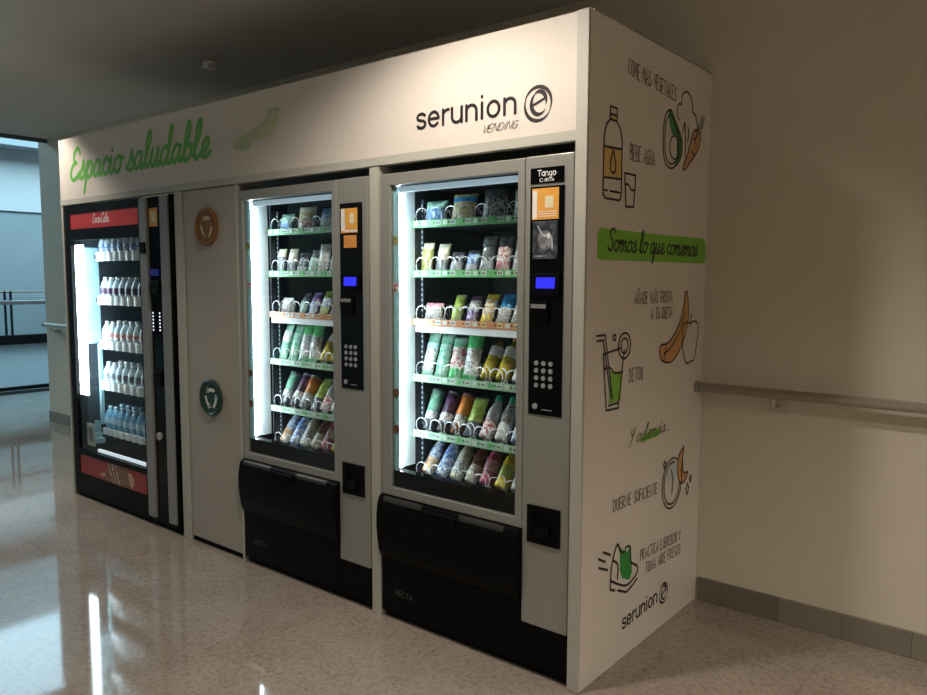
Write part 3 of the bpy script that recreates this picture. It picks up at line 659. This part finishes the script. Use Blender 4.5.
def snack_machine(dx, label, sign, group, stickers2):
    x0 = -0.985 + dx
    def X(u): return x0 + u
    wl = .055 if sign else .034     # left edge of the window
    t = thing('snack_vending_machine', label, 'vending machine', (X(.465), 0.42, 0), group)
    # carcass
    b = B()
    box(b, X(0), X(.012), .035, .86, .03, 1.895); box(b, X(.918), X(.93), .035, .86, .03, 1.895)
    box(b, X(.012), X(.918), .83, .86, .03, 1.895); box(b, X(.012), X(.918), .035, .83, 1.865, 1.895); box(b, X(.012), X(.918), .035, .83, .03, .50)
    box(b, X(.725), X(.735), .035, .83, .50, 1.865)
    mk('cabinet', b, M_MATTE, t)
    for fx in (.05, .84):
        for fy in (.08, .76): bx('foot', X(fx), X(fx + .04), fy, fy + .04, .0008, .03, M_MATTE, t)
    bx('kickboard', X(.005), X(.925), .02, .034, .004, .03, M_MATTE, t)
    # door with window
    b = B()
    box(b, X(.002), X(wl + .003), 0, .034, .545, 1.893, 0, .004); box(b, X(.697), X(.729), 0, .034, .545, 1.893, 0, .004)
    box(b, X(wl - .005), X(.705), 0.0005, .0335, 1.845, 1.8925, 0, .003); box(b, X(wl - .005), X(.705), 0.0005, .0335, .545, .582, 0, .003)
    door = mk('door', b, M_SILVER, t)
    bx('door_glass', X(wl + .003), X(.697), .012, .016, .582, 1.845, GLASS, door)
    b = B(); box(b, X(wl + .004), X(wl + .023), .020, .034, .60, 1.84); mk('inner_edge', b, M_AQUA, door)
    for z, m in ((1.62, P['olive']), (1.43, P['redw']), (.985, P['brown']), (.83, P['brown'])):
        b = B(); disc(b, (X(wl + .017), .0165, z), .016, 'y', .003, 20, 0, .019); mk('door_latch', b, m, door)
    bx('lower_shroud', X(wl + .003), X(.700), .018, .060, .583, .652, M_PANEL, t)
    # lighting and lining
    b = B(); box(b, X(wl - .005), X(wl + .003), .038, .150, .655, 1.845); mk('side_liner', b, M_LINER, t)
    b = B(); box(b, X(.050), X(.058), .151, .70, .655, 1.845); mk('side_liner', b, M_CAVITY, t)
    b = B(); box(b, X(.0585), X(.715), .70, .71, .655, 1.845); mk('back_liner', b, M_CAVITY, t)
    b = B(); box(b, X(.0585), X(.724), .065, .695, 1.848, 1.858); mk('roof_liner', b, M_CAVITY, t)
    b = B(); box(b, X(wl + .005), X(wl + .023), .036, .052, .66, 1.835, 0, .003); mk('light_tube', b, M_LED, t)
    b = B(); box(b, X(.085), X(.692), .022, .038, 1.815, 1.838, 0, .003); mk('top_light', b, M_LEDT, t)
    b = B(); box(b, X(.706), X(.7245), .038, .69, .655, 1.845); mk('side_liner', b, M_CAVITY, t)
    b = B()
    box(b, X(.059), X(.070), .190, .198, .655, 1.80)
    for k in range(50): box(b, X(.061), X(.067), .1885, .1899, .67 + k * .0225, .678 + k * .0225, 1)
    mk('shelf_rail', b, [M_NAVY, M_TAGW], t)
    # delivery bin
    prof = [(.0, .543), (-.010, .541), (-.018, .532), (-.026, .51), (-.033, .46), (-.033, .41), (-.028, .35), (-.019, .30), (-.008, .275), (0, .27), (0, .03), (.034, .03), (.034, .543)]
    b = B(); prism(b, prof, X(-.0), X(.728), 'x'); 
    bin_ = mk('delivery_bin', b, M_BLACK, t)
    prof = [(-.0105, .5425), (-.0195, .5335), (-.0235, .522), (-.0215, .522), (-.0175, .5325), (-.009, .5405)]
    for ua, ub in ((.03, .245), (.445, .66)):
        b = B(); prism(b, prof, X(ua), X(ub), 'x'); mk('bin_lip', b, mat('dark_grey_lip', (0.035, 0.035, 0.033), 0.35, var=0.1), bin_)
    b = B(); box(b, X(.25), X(.44), -.040, -.018, .492, .528, 0, .004); mk('bin_handle', b, M_MATTE, bin_)
    b = B(); text(b, 'NECTA', CAPS, X(.08), .115, .022, .004, front(-.0008), width=.10, sp=.2, sm=False); mk('maker_lettering', b, mat('dim_grey_ink', (0.07, 0.07, 0.07), 0.4, var=0.05), bin_)
    # control column
    b = B(); box(b, X(.731), X(.929), 0, .034, .19, 1.894, 0, .004); col = mk('control_column', b, M_SILVER, t)
    bx('column_base', X(.730), X(.929), .001, .034, .03, .189, M_BLACK, t)
    pn = bx('control_panel', X(.755), X(.895), -.004, -.0002, .98, 1.787, M_PANEL, t, bev=.001)
    if sign:
        sg = bx('name_plate', X(.755), X(.892), -.003, -.0002, 1.797, 1.851, M_PANEL, t)
        b = B()
        for s, xx, kk in (('T', .782, .022), ):
            text(b, 'T', CAPS, X(.785), 1.822, .020, .0032, front(-.0034), width=.014, sm=False)
        text(b, 'ango', {'a': (.9, [arc(.4, .5, .36, .46, 20, 340, 14), [(.78, 1), (.78, 0)]]), 'n': SANS['n'], 'g': (.95, [arc(.4, .5, .36, .46, 20, 340, 14), [(.78, 1), (.78, -.3), (.5, -.5), (.1, -.42)]]), 'o': SANS['o']}, X(.802), 1.822, .0145, .003, front(-.0034), width=.060, sm=False)
        text(b, 'NECTA', CAPS, X(.812), 1.803, .010, .0018, front(-.0034), width=.040, sm=False, sp=.2)
        ribbon(b, arc(X(.800), 1.808, .006, .006, 30, 330, 10), .002, front(-.0034))
        mk('plate_lettering', b, M_WHITE, sg)
        # orange notice and dark picture
        b = B(); box(b, X(.764), X(.874), -.0052, -.0041, 1.672, 1.780); box(b, X(.766), X(.785), -.0056, -.0053, 1.676, 1.772, 1)
        box(b, X(.818), X(.852), -.0058, -.0053, 1.712, 1.752, 2)
        for k in range(3): box(b, X(.79), X(.866), -.0056, -.0053, 1.682 + k * .008, 1.6845 + k * .008, 1)
        mk('notice_sticker', b, [M_ORST, M_WHITE, M_PALEST], pn, 'orange notice sticker')
        b = B(); box(b, X(.768), X(.870), -.0052, -.0041, 1.535, 1.667)
        fill(b, arc(X(.82), 1.60, .030, .035, 0, 340, 14), front(-.0054), 1); ribbon(b, smooth([(X(.79), 1.65), (X(.81), 1.62), (X(.845), 1.61), (X(.85), 1.57)]), .006, front(-.0056), 2)
        ribbon(b, [(X(.775), 1.545), (X(.825), 1.545)], .003, front(-.0056), 2); fill(b, arc(X(.835), 1.615, .008, .010, 0, 330, 10), front(-.0057), 3)
        mk('picture_sticker', b, [P['dark'], P['grey'], P['steel'], M_WHITE], pn, 'dark picture of a drink')
        dz = 0
    else:
        b = B(); box(b, X(.764), X(.868), -.0052, -.0041, 1.660, 1.765); box(b, X(.766), X(.790), -.0056, -.0053, 1.668, 1.762, 1); box(b, X(.820), X(.848), -.0058, -.0053, 1.700, 1.742, 2)
        box(b, X(.79), X(.866), -.0056, -.0053, 1.664, 1.672, 1)
        mk('notice_sticker', b, [M_ORST, M_WHITE, M_PALEST], pn, 'orange notice sticker')
        b = B(); box(b, X(.782), X(.862), -.0052, -.0041, 1.596, 1.650); mk('notice_sticker', b, [M_ORST2], pn, 'small plain orange sticker')
    # display housing
    b = B(); prism(b, [(-.0042, 1.485), (-.011, 1.480), (-.0155, 1.425), (-.0155, 1.408), (-.0042, 1.405)], X(.770), X(.884), 'x'); hs = mk('display_housing', b, M_BLACK, t)
    b = B(); vs = [b.verts.new(p) for p in ((X(.790), -.0130, 1.470), (X(.868), -.0130, 1.470), (X(.868), -.0160, 1.432), (X(.790), -.0160, 1.432))]; b.faces.new(vs); mk('blue_display', b, M_BLUE, hs, 'lit blue display')
    b = B(); prism(b, [(-.0042, 1.39), (-.014, 1.386), (-.018, 1.36), (-.013, 1.315), (-.0042, 1.305)], X(.766), X(.840), 'x'); cs = mk('card_reader', b, M_BLACK, t)
    b = B(); box(b, X(.772), X(.834), -.0186, -.0160, 1.362, 1.376); mk('reader_slot', b, M_GREYINK, cs)
    # keypad
    for i in range(4):
        for j in range(3):
            b = B(); disc(b, (X(.790 + j * .030), -.0075, 1.166 - i * .0265), .0088, 'y', .0033, 14)
            mk('key', b, M_KEY, pn)
    b = B(); disc(b, (X(.786), -.0080, 1.010), .011, 'y', .0038, 16); ribbon(b, [(X(.815), 1.0), (X(.855), 1.0)], .003, front(-.0043)); mk('coin_button', b, M_KEY, pn)
    # coin return
    b = B()
    box(b, X(.757), X(.897), -.006, -.0002, .505, .530); box(b, X(.757), X(.897), -.006, -.0002, .620, .645); box(b, X(.757), X(.785), -.006, -.0002, .530, .620); box(b, X(.869), X(.897), -.006, -.0002, .530, .620)
    box(b, X(.785), X(.869), -.0012, -.0003, .530, .620)
    cr = mk('coin_return', b, M_BLACK, t)
    b = B(); pts = arc(X(.827), .556, .030, .022, 180, 360, 12); prism(b, pts + [(X(.857), .575), (X(.797), .575)], -.018, -.0013, 'y'); mk('return_cup', b, M_PANEL, cr)
    # trays
    coil = None
    for ri, zt in enumerate(ROWZ):
        b = B()
        box(b, X(.064), X(.704), .150, .660, zt - .010, zt - .006)
        sidep = [(.142, zt - .014), (.142, zt + .012), (.160, zt + .035), (.200, zt + .050), (.235, zt + .085), (.30, zt + .10), (.655, zt + .10), (.655, zt - .014)]
        if ri == 0: sidep = [(.142, zt - .014), (.142, zt + .012), (.160, zt + .045), (.19, zt + .075), (.205, zt + .11), (.30, zt + .125), (.655, zt + .125), (.655, zt - .014)]
        prism(b, sidep, X(.0585), X(.0635), 'x'); prism(b, sidep, X(.7045), X(.7075), 'x')
        for k in (range(1, 8) if ri not in (0,) else (2, 4, 6)):
            if ri == 2 and k == 1: continue
            if ri == 3 and k in (1, 2, 3): continue
            xx = X(.057 + .08 * k)
            prism(b, [(.165, zt - .006), (.165, zt + .01), (.24, zt + .055), (.64, zt + .055), (.64, zt - .006)], xx - .0012, xx + .0012, 'x')
        tr = mk('tray', b, M_NAVY, t)
        b = B()
        if ri == 2:
            box(b, X(.060), X(.7075), .134, .142, zt - .015, zt + .013)
            box(b, X(.075), X(.7070), .136, .150, zt - .044, zt - .0155, 3)
        else: box(b, X(.060), X(.7075), .134, .142, zt - .016, zt + .014)
        for k in range(8):
            xa = X(.064 + .08 * k)
            box(b, xa + .046, xa + .074, .1332, .1341, zt - .008, zt + .010, 1 if ri < 2 or ri > 2 else (4 if k > 3 else 1))
            for q in range(3): box(b, xa + .050 + q * .007, xa + .054 + q * .007, .1328, .1333, zt - .004, zt + .005, 2)
            box(b, xa + .034, xa + .041, .1330, .1341, zt - .002, zt + .005, 2)
            box(b, xa + .006, xa + .028, .1332, .1341, zt - .008, zt + .010, (5 if k % 2 else 1))
        mk('price_strip', b, [M_TAGO if ri == 2 else M_TAGG if ri < 2 else M_TAGP, M_TAGW, M_INK, M_LINER, M_TAGY, M_TAGG if ri != 2 else M_TAGO], tr, 'orange price strip' if ri == 2 else 'green price strip')
        cols = range(8)
        if ri == 2: cols = [0, 1, 2, 3, 4, 5, 6, 7]
        for k in cols:
            if coil is None:
                coil = mk('spiral_coil', coil_bm(), M_WIRE, tr, loc=(0, 0, 0)); co = coil
            else:
                co = coil.copy(); C.objects.link(co); co.parent = tr
            co.location = Vector((X(.097 + .08 * k), .1455, zt + .034)) - world_of(t)
            if k % 2 and ri == 0: co.scale = (-1, 1, 1)
    return t

M_ORST = mat('orange_sticker', (0.88, 0.44, 0.08), 0.4, var=0.1, scale=30)
M_ORST2 = mat('plain_orange_sticker', (0.80, 0.33, 0.08), 0.4, var=0.1, scale=30)
M_PALEST = mat('pale_yellow_square', (0.85, 0.78, 0.55), 0.4, var=0.05)

m3 = snack_machine(0.0, 'silver and black snack machine at the right end, sign reading Tango above its controls', True, 'snack vending machines', False)
m2 = snack_machine(-1.0, 'middle snack machine beside the recycling cupboard, two orange stickers on its controls', False, 'snack vending machines', True)

# (column centre, spec, look, name, category, lean)
def rows(m):
    R = m == 'r'
    out = []
    out.append([
        (0.6, ('bag', .105, .100, .045, [(.62, 'blue'), (1, 'teal')]) if R else ('bag', .105, .095, .045, [(.5, 'blue'), (1, 'teal')]), 'blue and green snack bag', 'snack_bag', 12),
        (2.5, ('bag', .110, .122, .045, [(.68, 'gold'), (.85, 'sky'), (1, 'olive')]) if R else ('bag', .11, .125, .045, [(.35, 'redw'), (.75, 'gold'), (1, 'cream')]), 'tan snack bag with a blue top' if R else 'pale gold snack bag with red print', 'snack_bag', 14),
        (4.5, ('bag', .115, .135, .045, [(.7, 'dstripe'), (1, 'dark')]) if R else ('bag', .11, .11, .045, [(.5, 'steel'), (1, 'blue')]), 'dark striped snack bag' if R else 'silver and blue snack bag', 'snack_bag', 14),
        (6.4, ('bag', .11, .12, .04, [(.5, 'wtext'), (1, 'white')]) if R else ('bag', .1, .1, .04, [(.5, 'wtext'), (1, 'steel')]), 'white printed snack bag' if R else 'grey printed snack bag', 'snack_bag', 12)])
    out.append([
        (0, ('bag', .062, .135, .036, [(.8, 'olive'), (1, 'cream')]) if R else ('bag', .062, .13, .036, [(.7, 'grey'), (1, 'cream')]), 'olive pastry packet with cream top' if R else 'grey pastry packet with cream top', 'pastry_packet', 8),
        (1, ('bag', .064, .130, .036, [(.45, 'grey'), (1, 'cream')]), 'cream and grey pastry packet', 'pastry_packet', 14),
        (2, ('bag', .060, .095, .034, [(.5, 'steel'), (1, 'dark')]) if R else ('bag', .062, .11, .034, [(.3, 'steel'), (1, 'dark')]), 'dark foil snack packet', 'snack_packet', 20),
        (3, ('bag', .060, .10, .034, [(.4, 'steel'), (.8, 'blue'), (1, 'dark')]) if R else ('bag', .062, .125, .034, [(.6, 'teal'), (1, 'clear')]), 'dark blue foil snack packet' if R else 'teal see-through snack packet', 'snack_packet', 20),
        (4, ('bag', .062, .155, .036, [(.3, 'steel'), (.75, 'clear'), (1, 'grey')]) if R else ('bag', .066, .15, .036, [(.35, 'wtext'), (1, 'white')]), 'tall smoky clear sandwich packet' if R else 'tall white printed packet', 'sandwich_packet', 15),
        (5, ('bag', .062, .155, .036, [(.3, 'pink'), (.7, 'redw'), (1, 'clear')]) if R else ('bag', .064, .15, .036, [(.5, 'steel'), (1, 'white')]), 'clear sandwich packet with pink filling' if R else 'silver and white sandwich packet', 'sandwich_packet', 18),
        (6, ('bag', .062, .145, .036, [(.4, 'wtext'), (1, 'grey')]), 'grey packet with a white printed front', 'snack_packet', 15),
        (7, ('bag', .062, .14, .036, [(.5, 'steel'), (1, 'dark')]), 'dark packet with a silver base', 'snack_packet', 15)])
    out.append([
        (0.45, ('bag', .085, .082, .04, [(.75, 'wtext'), (1, 'pink')]) if R else ('bag', .075, .085, .04, [(.75, 'wtext'), (1, 'white')]), 'small square white biscuit packet', 'biscuit_packet', 16),
        (2, ('bag', .050, .125, .034, [(.85, 'lime'), (1, 'olive')]) if R else ('bag', .050, .115, .034, [(.5, 'teal'), (1, 'dark')]), 'lime green bar packet' if R else 'dark teal bar packet', 'snack_bar', 25),
        (3, ('bag', .056, .120, .036, [(.45, 'purple'), (.8, 'wtext'), (1, 'plum')]) if R else ('bag', .056, .12, .036, [(.5, 'yelblue'), (1, 'purple')]), 'purple and white biscuit packet' if R else 'blue and violet biscuit packet', 'biscuit_packet', 25),
        (4, ('bag', .062, .130, .038, [(.25, 'yellow'), (.8, 'oranw'), (1, 'yellow')]) if R else ('bag', .062, .13, .038, [(.3, 'lime'), (.7, 'bluew'), (1, 'lime')]), 'yellow and white biscuit packet' if R else 'pale green and blue biscuit packet', 'biscuit_packet', 25),
        (5, ('bag', .064, .135, .038, [(.50, 'wtext'), (1, 'sky')]), 'bright blue and white cookie packet', 'cookie_packet', 28),
        (6, ('bag', .064, .135, .038, [(.55, 'wtext'), (1, 'sky')]), 'blue topped cookie packet', 'cookie_packet', 28),
        (7, ('bag', .062, .13, .036, [(.5, 'redw'), (1, 'red')]), 'red and white cookie packet', 'cookie_packet', 26)])
    out.append([
        (0, ('bag', .068, .200, .040, [(.15, 'gclear'), (.62, 'wtext'), (.72, 'liteblue'), (1, 'gclear')]) if R else ('bag', .066, .195, .04, [(.5, 'gclear'), (.8, 'white'), (1, 'gclear')]), 'pale green crisp bag with blue stripe' if R else 'pale green and white crisp bag', 'crisp_bag', 18),
        (1, ('bag', .066, .195, .040, [(.15, 'gclear'), (.6, 'gclear'), (.75, 'teal'), (1, 'gclear')]), 'see-through green crisp bag', 'crisp_bag', 20),
        (2, ('bag', .066, .185, .040, [(.25, 'green'), (.75, 'redw'), (1, 'gclear')]) if R else ('bag', .066, .195, .04, [(.2, 'gclear'), (.72, 'wtext'), (1, 'green')]), 'green crisp bag with red and white print' if R else 'green crisp bag with a white front', 'crisp_bag', 18),
        (3, ('bag', .074, .200, .042, [(.15, 'green'), (.68, 'wtext'), (1, 'green')]), 'bright green crisp bag with white front', 'crisp_bag', 16),
        (4, ('bag', .066, .19, .040, [(.5, 'dgreen'), (.8, 'brown'), (1, 'green')]) if False else ('bottle', .031, .205, 'amber', 'white', 'black' if R else 'lime', .50, .72), 'amber juice bottle with white label', 'juice_bottle', 34),
        (5, ('bottle', .031, .205, 'amber', 'white', 'orange' if R else 'olive', .50, .72), 'amber juice bottle with orange cap' if R else 'amber juice bottle with olive cap', 'juice_bottle', 34),
        (6, ('bottle', .030, .20, 'white', 'wtext', 'steel', .35, .65), 'white drink bottle with printed label', 'drink_bottle', 32),
        (7, ('bottle', .030, .20, 'white', 'bluew', 'sky', .35, .65), 'white drink bottle with blue cap', 'drink_bottle', 32)])
    out.append([
        (0, ('cup', .031, .190, 'dark', 'gclear', 'clear'), 'tall clear cup of green salad', 'salad_cup', 30),
        (1, ('cup', .031, .190, 'black', 'plum', 'clear') if R else ('cup', .031, .19, 'dark', 'plum', 'clear'), 'tall clear cup of dark berries', 'fruit_cup', 33),
        (2, ('cup', .031, .190, 'brown', 'orange', 'plum') if R else ('cup', .034, .18, 'grey', 'orange', 'clear'), 'tall cup of orange fruit', 'fruit_cup', 33),
        (3, ('bag', .066, .185, .042, [(.35, 'dark'), (.6, 'lime'), (.95, 'lime'), (1, 'olive')]), 'dark packet with lime green top', 'snack_packet', 34),
        (4, ('slim', .030, .195, 'redw', 'white', 'gcap'), 'red printed yoghurt bottle with green cap', 'yoghurt_bottle', 33),
        (5, ('slim', .030, .195, 'white', 'wtext', 'gcap'), 'white yoghurt bottle with green cap', 'yoghurt_bottle', 33),
        (6, ('slim', .030, .195, 'bluew', 'white', 'steel'), 'white yoghurt bottle with blue print', 'yoghurt_bottle', 33)])
    out.append([
        (0, ('slim', .029, .185, 'oranw', 'bluew', 'violet'), 'orange and blue drink bottle with violet cap', 'yoghurt_bottle', 36),
        (1, ('slim', .029, .185, 'bluew', 'yelblue', 'yellow'), 'pale blue drink bottle with yellow cap', 'yoghurt_bottle', 36),
        (2, ('bottle', .029, .190, 'cream', 'wtext', 'black', .10, .42), 'cream coloured drink bottle with black cap', 'drink_bottle', 36),
        (3, ('slim', .028, .190, 'cream', 'brown', 'black'), 'cream and brown drink bottle with black cap', 'drink_bottle', 36),
        (4, ('bottle', .031, .195, 'rose', 'pink' if R else 'redw', 'white', .30, .55), 'pink smoothie bottle with white cap', 'smoothie_bottle', 36),
        (5, ('bottle', .031, .195, 'yellow', 'lime', 'black', .25, .50), 'yellow juice bottle with black cap', 'juice_bottle', 36),
        (6, ('slim', .030, .190, 'white', 'white', 'steel'), 'plain white drink bottle', 'drink_bottle', 36)])
    return out
for mk_, dx, where in (('r', 0.0, 'right snack machine'), ('m', -1.0, 'middle snack machine')):
    for ri, row in enumerate(rows(mk_)):
        for pi, (c, spec, look, name, lean) in enumerate(row):
            if mk_ == 'm' and c > 6.2: continue
            x = -0.985 + dx + .097 + .08 * c
            build_product(spec, name, '%s, %s from left, %s, %s' % (look, ORD[pi], ROWN[ri], where), name.replace('_', ' '), 'products in the %s' % where, x, .180 if spec[0] == 'bag' else .186, ROWZ[ri] - .006, lean)

# ------------------------------------------------------------------ drinks machine
def drinks_machine():
    xa, xb = -3.90, -2.60
    t = thing('drinks_vending_machine', 'black drinks machine at the left end with red panels and shelves of bottles', 'vending machine', (-3.25, .42, 0), None)
    b = B()
    box(b, xa, xa + .05, .03, .86, .03, 1.915); box(b, xb - .32, xb, .03, .86, .03, 1.915); box(b, xa + .05, xb - .32, .80, .86, .03, 1.915)
    box(b, xa + .05, xb - .32, .03, .80, 1.80, 1.915); box(b, xa + .05, xb - .32, .03, .80, .03, .295)
    mk('cabinet', b, M_MATTE, t)
    b = B()
    box(b, xa, -3.835, 0, .029, .03, 1.922); box(b, -2.965, -2.935, 0, .029, .03, 1.922)
    box(b, -3.835, -2.965, 0, .029, 1.868, 1.922); box(b, -3.835, -2.965, 0, .029, 1.700, 1.772); box(b, -3.835, -2.965, 0, .029, .03, .165); box(b, -3.835, -2.965, 0, .029, .292, .325)
    door = mk('door', b, M_BLACK, t)
    bx('door_glass', -3.835, -2.965, .010, .014, .325, 1.700, GLASS, door)
    rp = bx('red_header', -3.835, -2.965, .004, .028, 1.772, 1.868, M_RED, t)
    b = B(); text(b, 'Coca-Cola', {**CURS, '-': CURS['-']}, -3.53, 1.803, .056, .0085, front(.0034), slant=.3, width=.21, sp=0.0); mk('brand_lettering', b, mat('pale_pink_ink', (0.85, 0.72, 0.70), 0.4, var=0.05), rp)
    rp = bx('red_lower_panel', -3.835, -2.965, .004, .028, .165, .292, M_REDP, t)
    b = B(); G = front(.0036); G2 = front(.0032)
    fill(b, [(-3.50, .166), (-3.49, .22), (-3.44, .285), (-3.38, .291), (-3.22, .291), (-3.17, .24), (-3.17, .166)], G2, 1)
    fill(b, arc(-3.33, .20, .055, .05, 0, 345, 16), front(.0028), 1)
    for k in range(3): ribbon(b, smooth([(-3.44 + k * .045, .29), (-3.42 + k * .045, .23), (-3.38 + k * .04, .17)]), .010, front(.0034 - .0010), 0)
    fill(b, [(-3.16, .17), (-3.12, .20), (-3.12, .24), (-3.17, .27), (-3.20, .26)], front(.0030), 2); fill(b, [(-3.56, .20), (-3.50, .22), (-3.48, .20), (-3.54, .185)], front(.0030), 2)
    mk('bottle_picture', b, [P['redw'], P['brown'], mat('skin_tone_ink', (0.62, 0.38, 0.25), 0.5, var=0.1)], rp, 'picture of a dark bottle')
    for a in (-2.933, -2.708):
        bx('metal_strip', a, a + .078, -.012, .029, .055, 1.915, M_STRIP, t, bev=.003)
    bx('column_edge', -2.629, -2.60, 0, .029, .03, 1.922, M_MATTE, t)
    pn = bx('control_panel', -2.8545, -2.7085, .004, .029, .03, 1.918, M_PANEL, t)
    bx('column_base', -2.93, -2.605, .002, .0295, .031, .053, M_BLACK, t)
    bx('notice_sticker', -2.846, -2.755, .0028, .0038, 1.752, 1.856, M_ORST, pn, label='faded orange sticker')
    bx('notice_print', -2.83, -2.775, .0020, .0027, 1.775, 1.835, M_PALEST, pn)
    bx('lock', -2.925, -2.865, -.022, -.0121, 1.600, 1.665, M_BLACK, t, bev=.003)
    b = B(); box(b, -2.845, -2.755, -.006, .0039, 1.475, 1.512); mk('blue_display', b, mat('dim_blue_display', (0.02, 0.03, 0.2), 0.3, emit=(0.03, 0.06, 0.6), es=.08), pn, 'dim blue display')
    b = B(); box(b, -2.83, -2.735, -.016, .0039, 1.372, 1.445, 0, .004); mk('card_reader', b, M_BLACK, pn)
    for j, xx in enumerate((-2.835, -2.762)):
        for k in range(6):
            b = B(); disc(b, (xx, .0010, 1.262 - k * .0195), .0048, 'y', .0029, 10); mk('indicator_light', b, M_DOT, pn)
    b = B(); box(b, -2.825, -2.755, -.010, .0039, .84, .93, 0, .004); mk('coin_slot', b, M_BLACK, pn)
    b = B(); disc(b, (-2.80, -.004, .548), .024, 'y', .0079, 18); box(b, -2.808, -2.792, -.014, -.0041, .530, .566); mk('lock_handle', b, M_KEY, pn)
    for fx in (xa + .04, xb - .1):
        for fy in (.08, .76): bx('foot', fx, fx + .05, fy, fy + .05, .0008, .0298, M_MATTE, t)
    bx('kickboard', xa + .005, xb - .005, .010, .0285, .004, .0295, M_MATTE, t)
    # inside
    b = B(); box(b, -3.828, -3.722, .018, .034, .69, 1.672, 0, .006); mk('light_tube', b, mat('cool_light_tube', (1, 1, 1), 0.4, emit=(0.80, 0.93, 1.0), es=15.0), t)
    b = B(); box(b, -3.848, -3.842, .07, .18, 1.02, 1.66); mk('side_liner', b, mat('pale_cyan_liner', (0.35, 0.55, 0.62), 0.5, var=0.05), t)
    b = B(); box(b, -3.848, -3.842, .07, .75, 1.665, 1.79); box(b, -3.848, -3.842, .181, .75, 1.02, 1.66); box(b, -3.848, -3.842, .07, .75, .30, 1.015); box(b, -3.84, -2.93, .77, .78, .30, 1.79); mk('cavity_liner', b, M_CAVITY, t)
    b = B(); box(b, -3.838, -3.812, .15, .17, .47, 1.02); box(b, -3.838, -3.790, .11, .13, .42, .50); mk('lift_rail', b, M_AQUA, t)
    b = B(); box(b, -3.82, -3.70, .05, .115, .365, .40, 0, .004); box(b, -3.80, -3.74, .05, .115, .40, .43, 0, .004); mk('lift_carriage', b, M_AQUA, t)
    b = B(); box(b, -3.80, -3.70, .040, .048, .35, .375); box(b, -3.80, -3.70, .040, .048, .475, .50); box(b, -3.80, -3.785, .040, .048, .375, .475); box(b, -3.715, -3.70, .040, .048, .375, .475); box(b, -3.785, -3.715, .046, .048, .375, .475, 1); mk('door_frame_card', b, [M_TAGW, M_GREYINK], t)
    b = B(); box(b, -3.64, -2.97, .030, .048, .326, .345, 0, .003); mk('lit_ledge', b, mat('lit_ledge_white', (1, 1, 1), 0.4, emit=(0.8, 0.9, 1.0), es=.8), t)  # bright white ledge, its lit look put in as weak emission
    # shelves
    for zs in DZ:
        b = B()
        box(b, -3.825, -2.94, .15, .66, zs - .012, zs - .004)
        for k in range(11): box(b, -3.8330 + k * .083, -3.8300 + k * .083, .15, .65, zs - .004, zs + .02)
        sh = mk('shelf', b, M_CAVITY, t)
        b = B()
        for k in range(10):   # scalloped clear fronts
            xx = -3.790 + k * .083
            hw = .040
            if k == 0: xx += .015; hw = .025
            pts = arc(xx, .158, hw, .022, 180, 360, 8)
            prism(b, pts + [(xx + hw, .1605), (xx - hw, .1605)], zs - .022, zs + (.020 if zs < .5 else .038), 'z')
        mk('shelf_front', b, mat('clear_shelf_plastic', (0.93, 0.97, 0.98), 0.3, var=0.04), sh)
    return t
DZ = [1.592, 1.305, 1.010, .735, .430]
drinks_machine()
def drink(x, y, z, h, body, lab, cap, label, group, name='drink_bottle'):
    t = thing(name, label, 'bottle', (x, y, z), group)
    r = .0385
    b = B(); lathe(b, [(r * .8, 0), (r, .008), (r * .97, h * .3), (r, h * .52), (r * .92, h * .66), (r * .62, h * .82), (r * .40, h * .90)], 16); o = mk('bottle_body', b, body, t, loc=(0, 0, 0))
    b = B(); lathe(b, [(r * 1.02, h * .32), (r * 1.02, h * .56)], 16, cap=False); mk('label', b, lab, t, loc=(0, 0, 0))
    b = B(); lathe(b, [(r * .42, h * .89), (r * .44, h * .9), (r * .44, h), (r * .3, h)], 12); mk('cap', b, cap, t, loc=(0, 0, 0))
    return t
SHN = ['top shelf', 'second shelf', 'middle shelf', 'fourth shelf', 'bottom shelf']
KIND = [('blue-tinted drink bottle', WATER, P['yelblue'], P['liteblue']), ('clear drink bottle with a plum label', WATER, P['plum'], P['white']), ('clear drink bottle with a reddish label', WATER, P['redw'], P['white']),
        ('clear drink bottle with a dark label', WATER, P['grey'], P['white']), ('blue water bottle', WATERB, P['liteblue'], P['liteblue'])]
for s, zs in enumerate(DZ):
    look, bo, la, ca = KIND[s]
    protos = None
    for rank in range(2 if s >= 2 else 1):
        for k in range(7 if rank == 0 else 5):
            x, y = -3.790 + k * .083, .202 + rank * .079
            lab = '%s, %s in %s rank, drinks machine %s' % (look, ORD[k], ('front', 'second')[rank], SHN[s])
            g = 'bottles on the drinks machine shelves'
            if protos is None:
                protos = drink(x, y, zs - .0035, .165 if s != 4 else .17, bo, la, ca, lab, g, 'water_bottle' if s == 4 else 'drink_bottle')
            else:
                c = protos.copy(); C.objects.link(c); c.location = (x, y, zs - .0035); c['label'] = lab
                for ch in protos.children:
                    d = ch.copy(); C.objects.link(d); d.parent = c
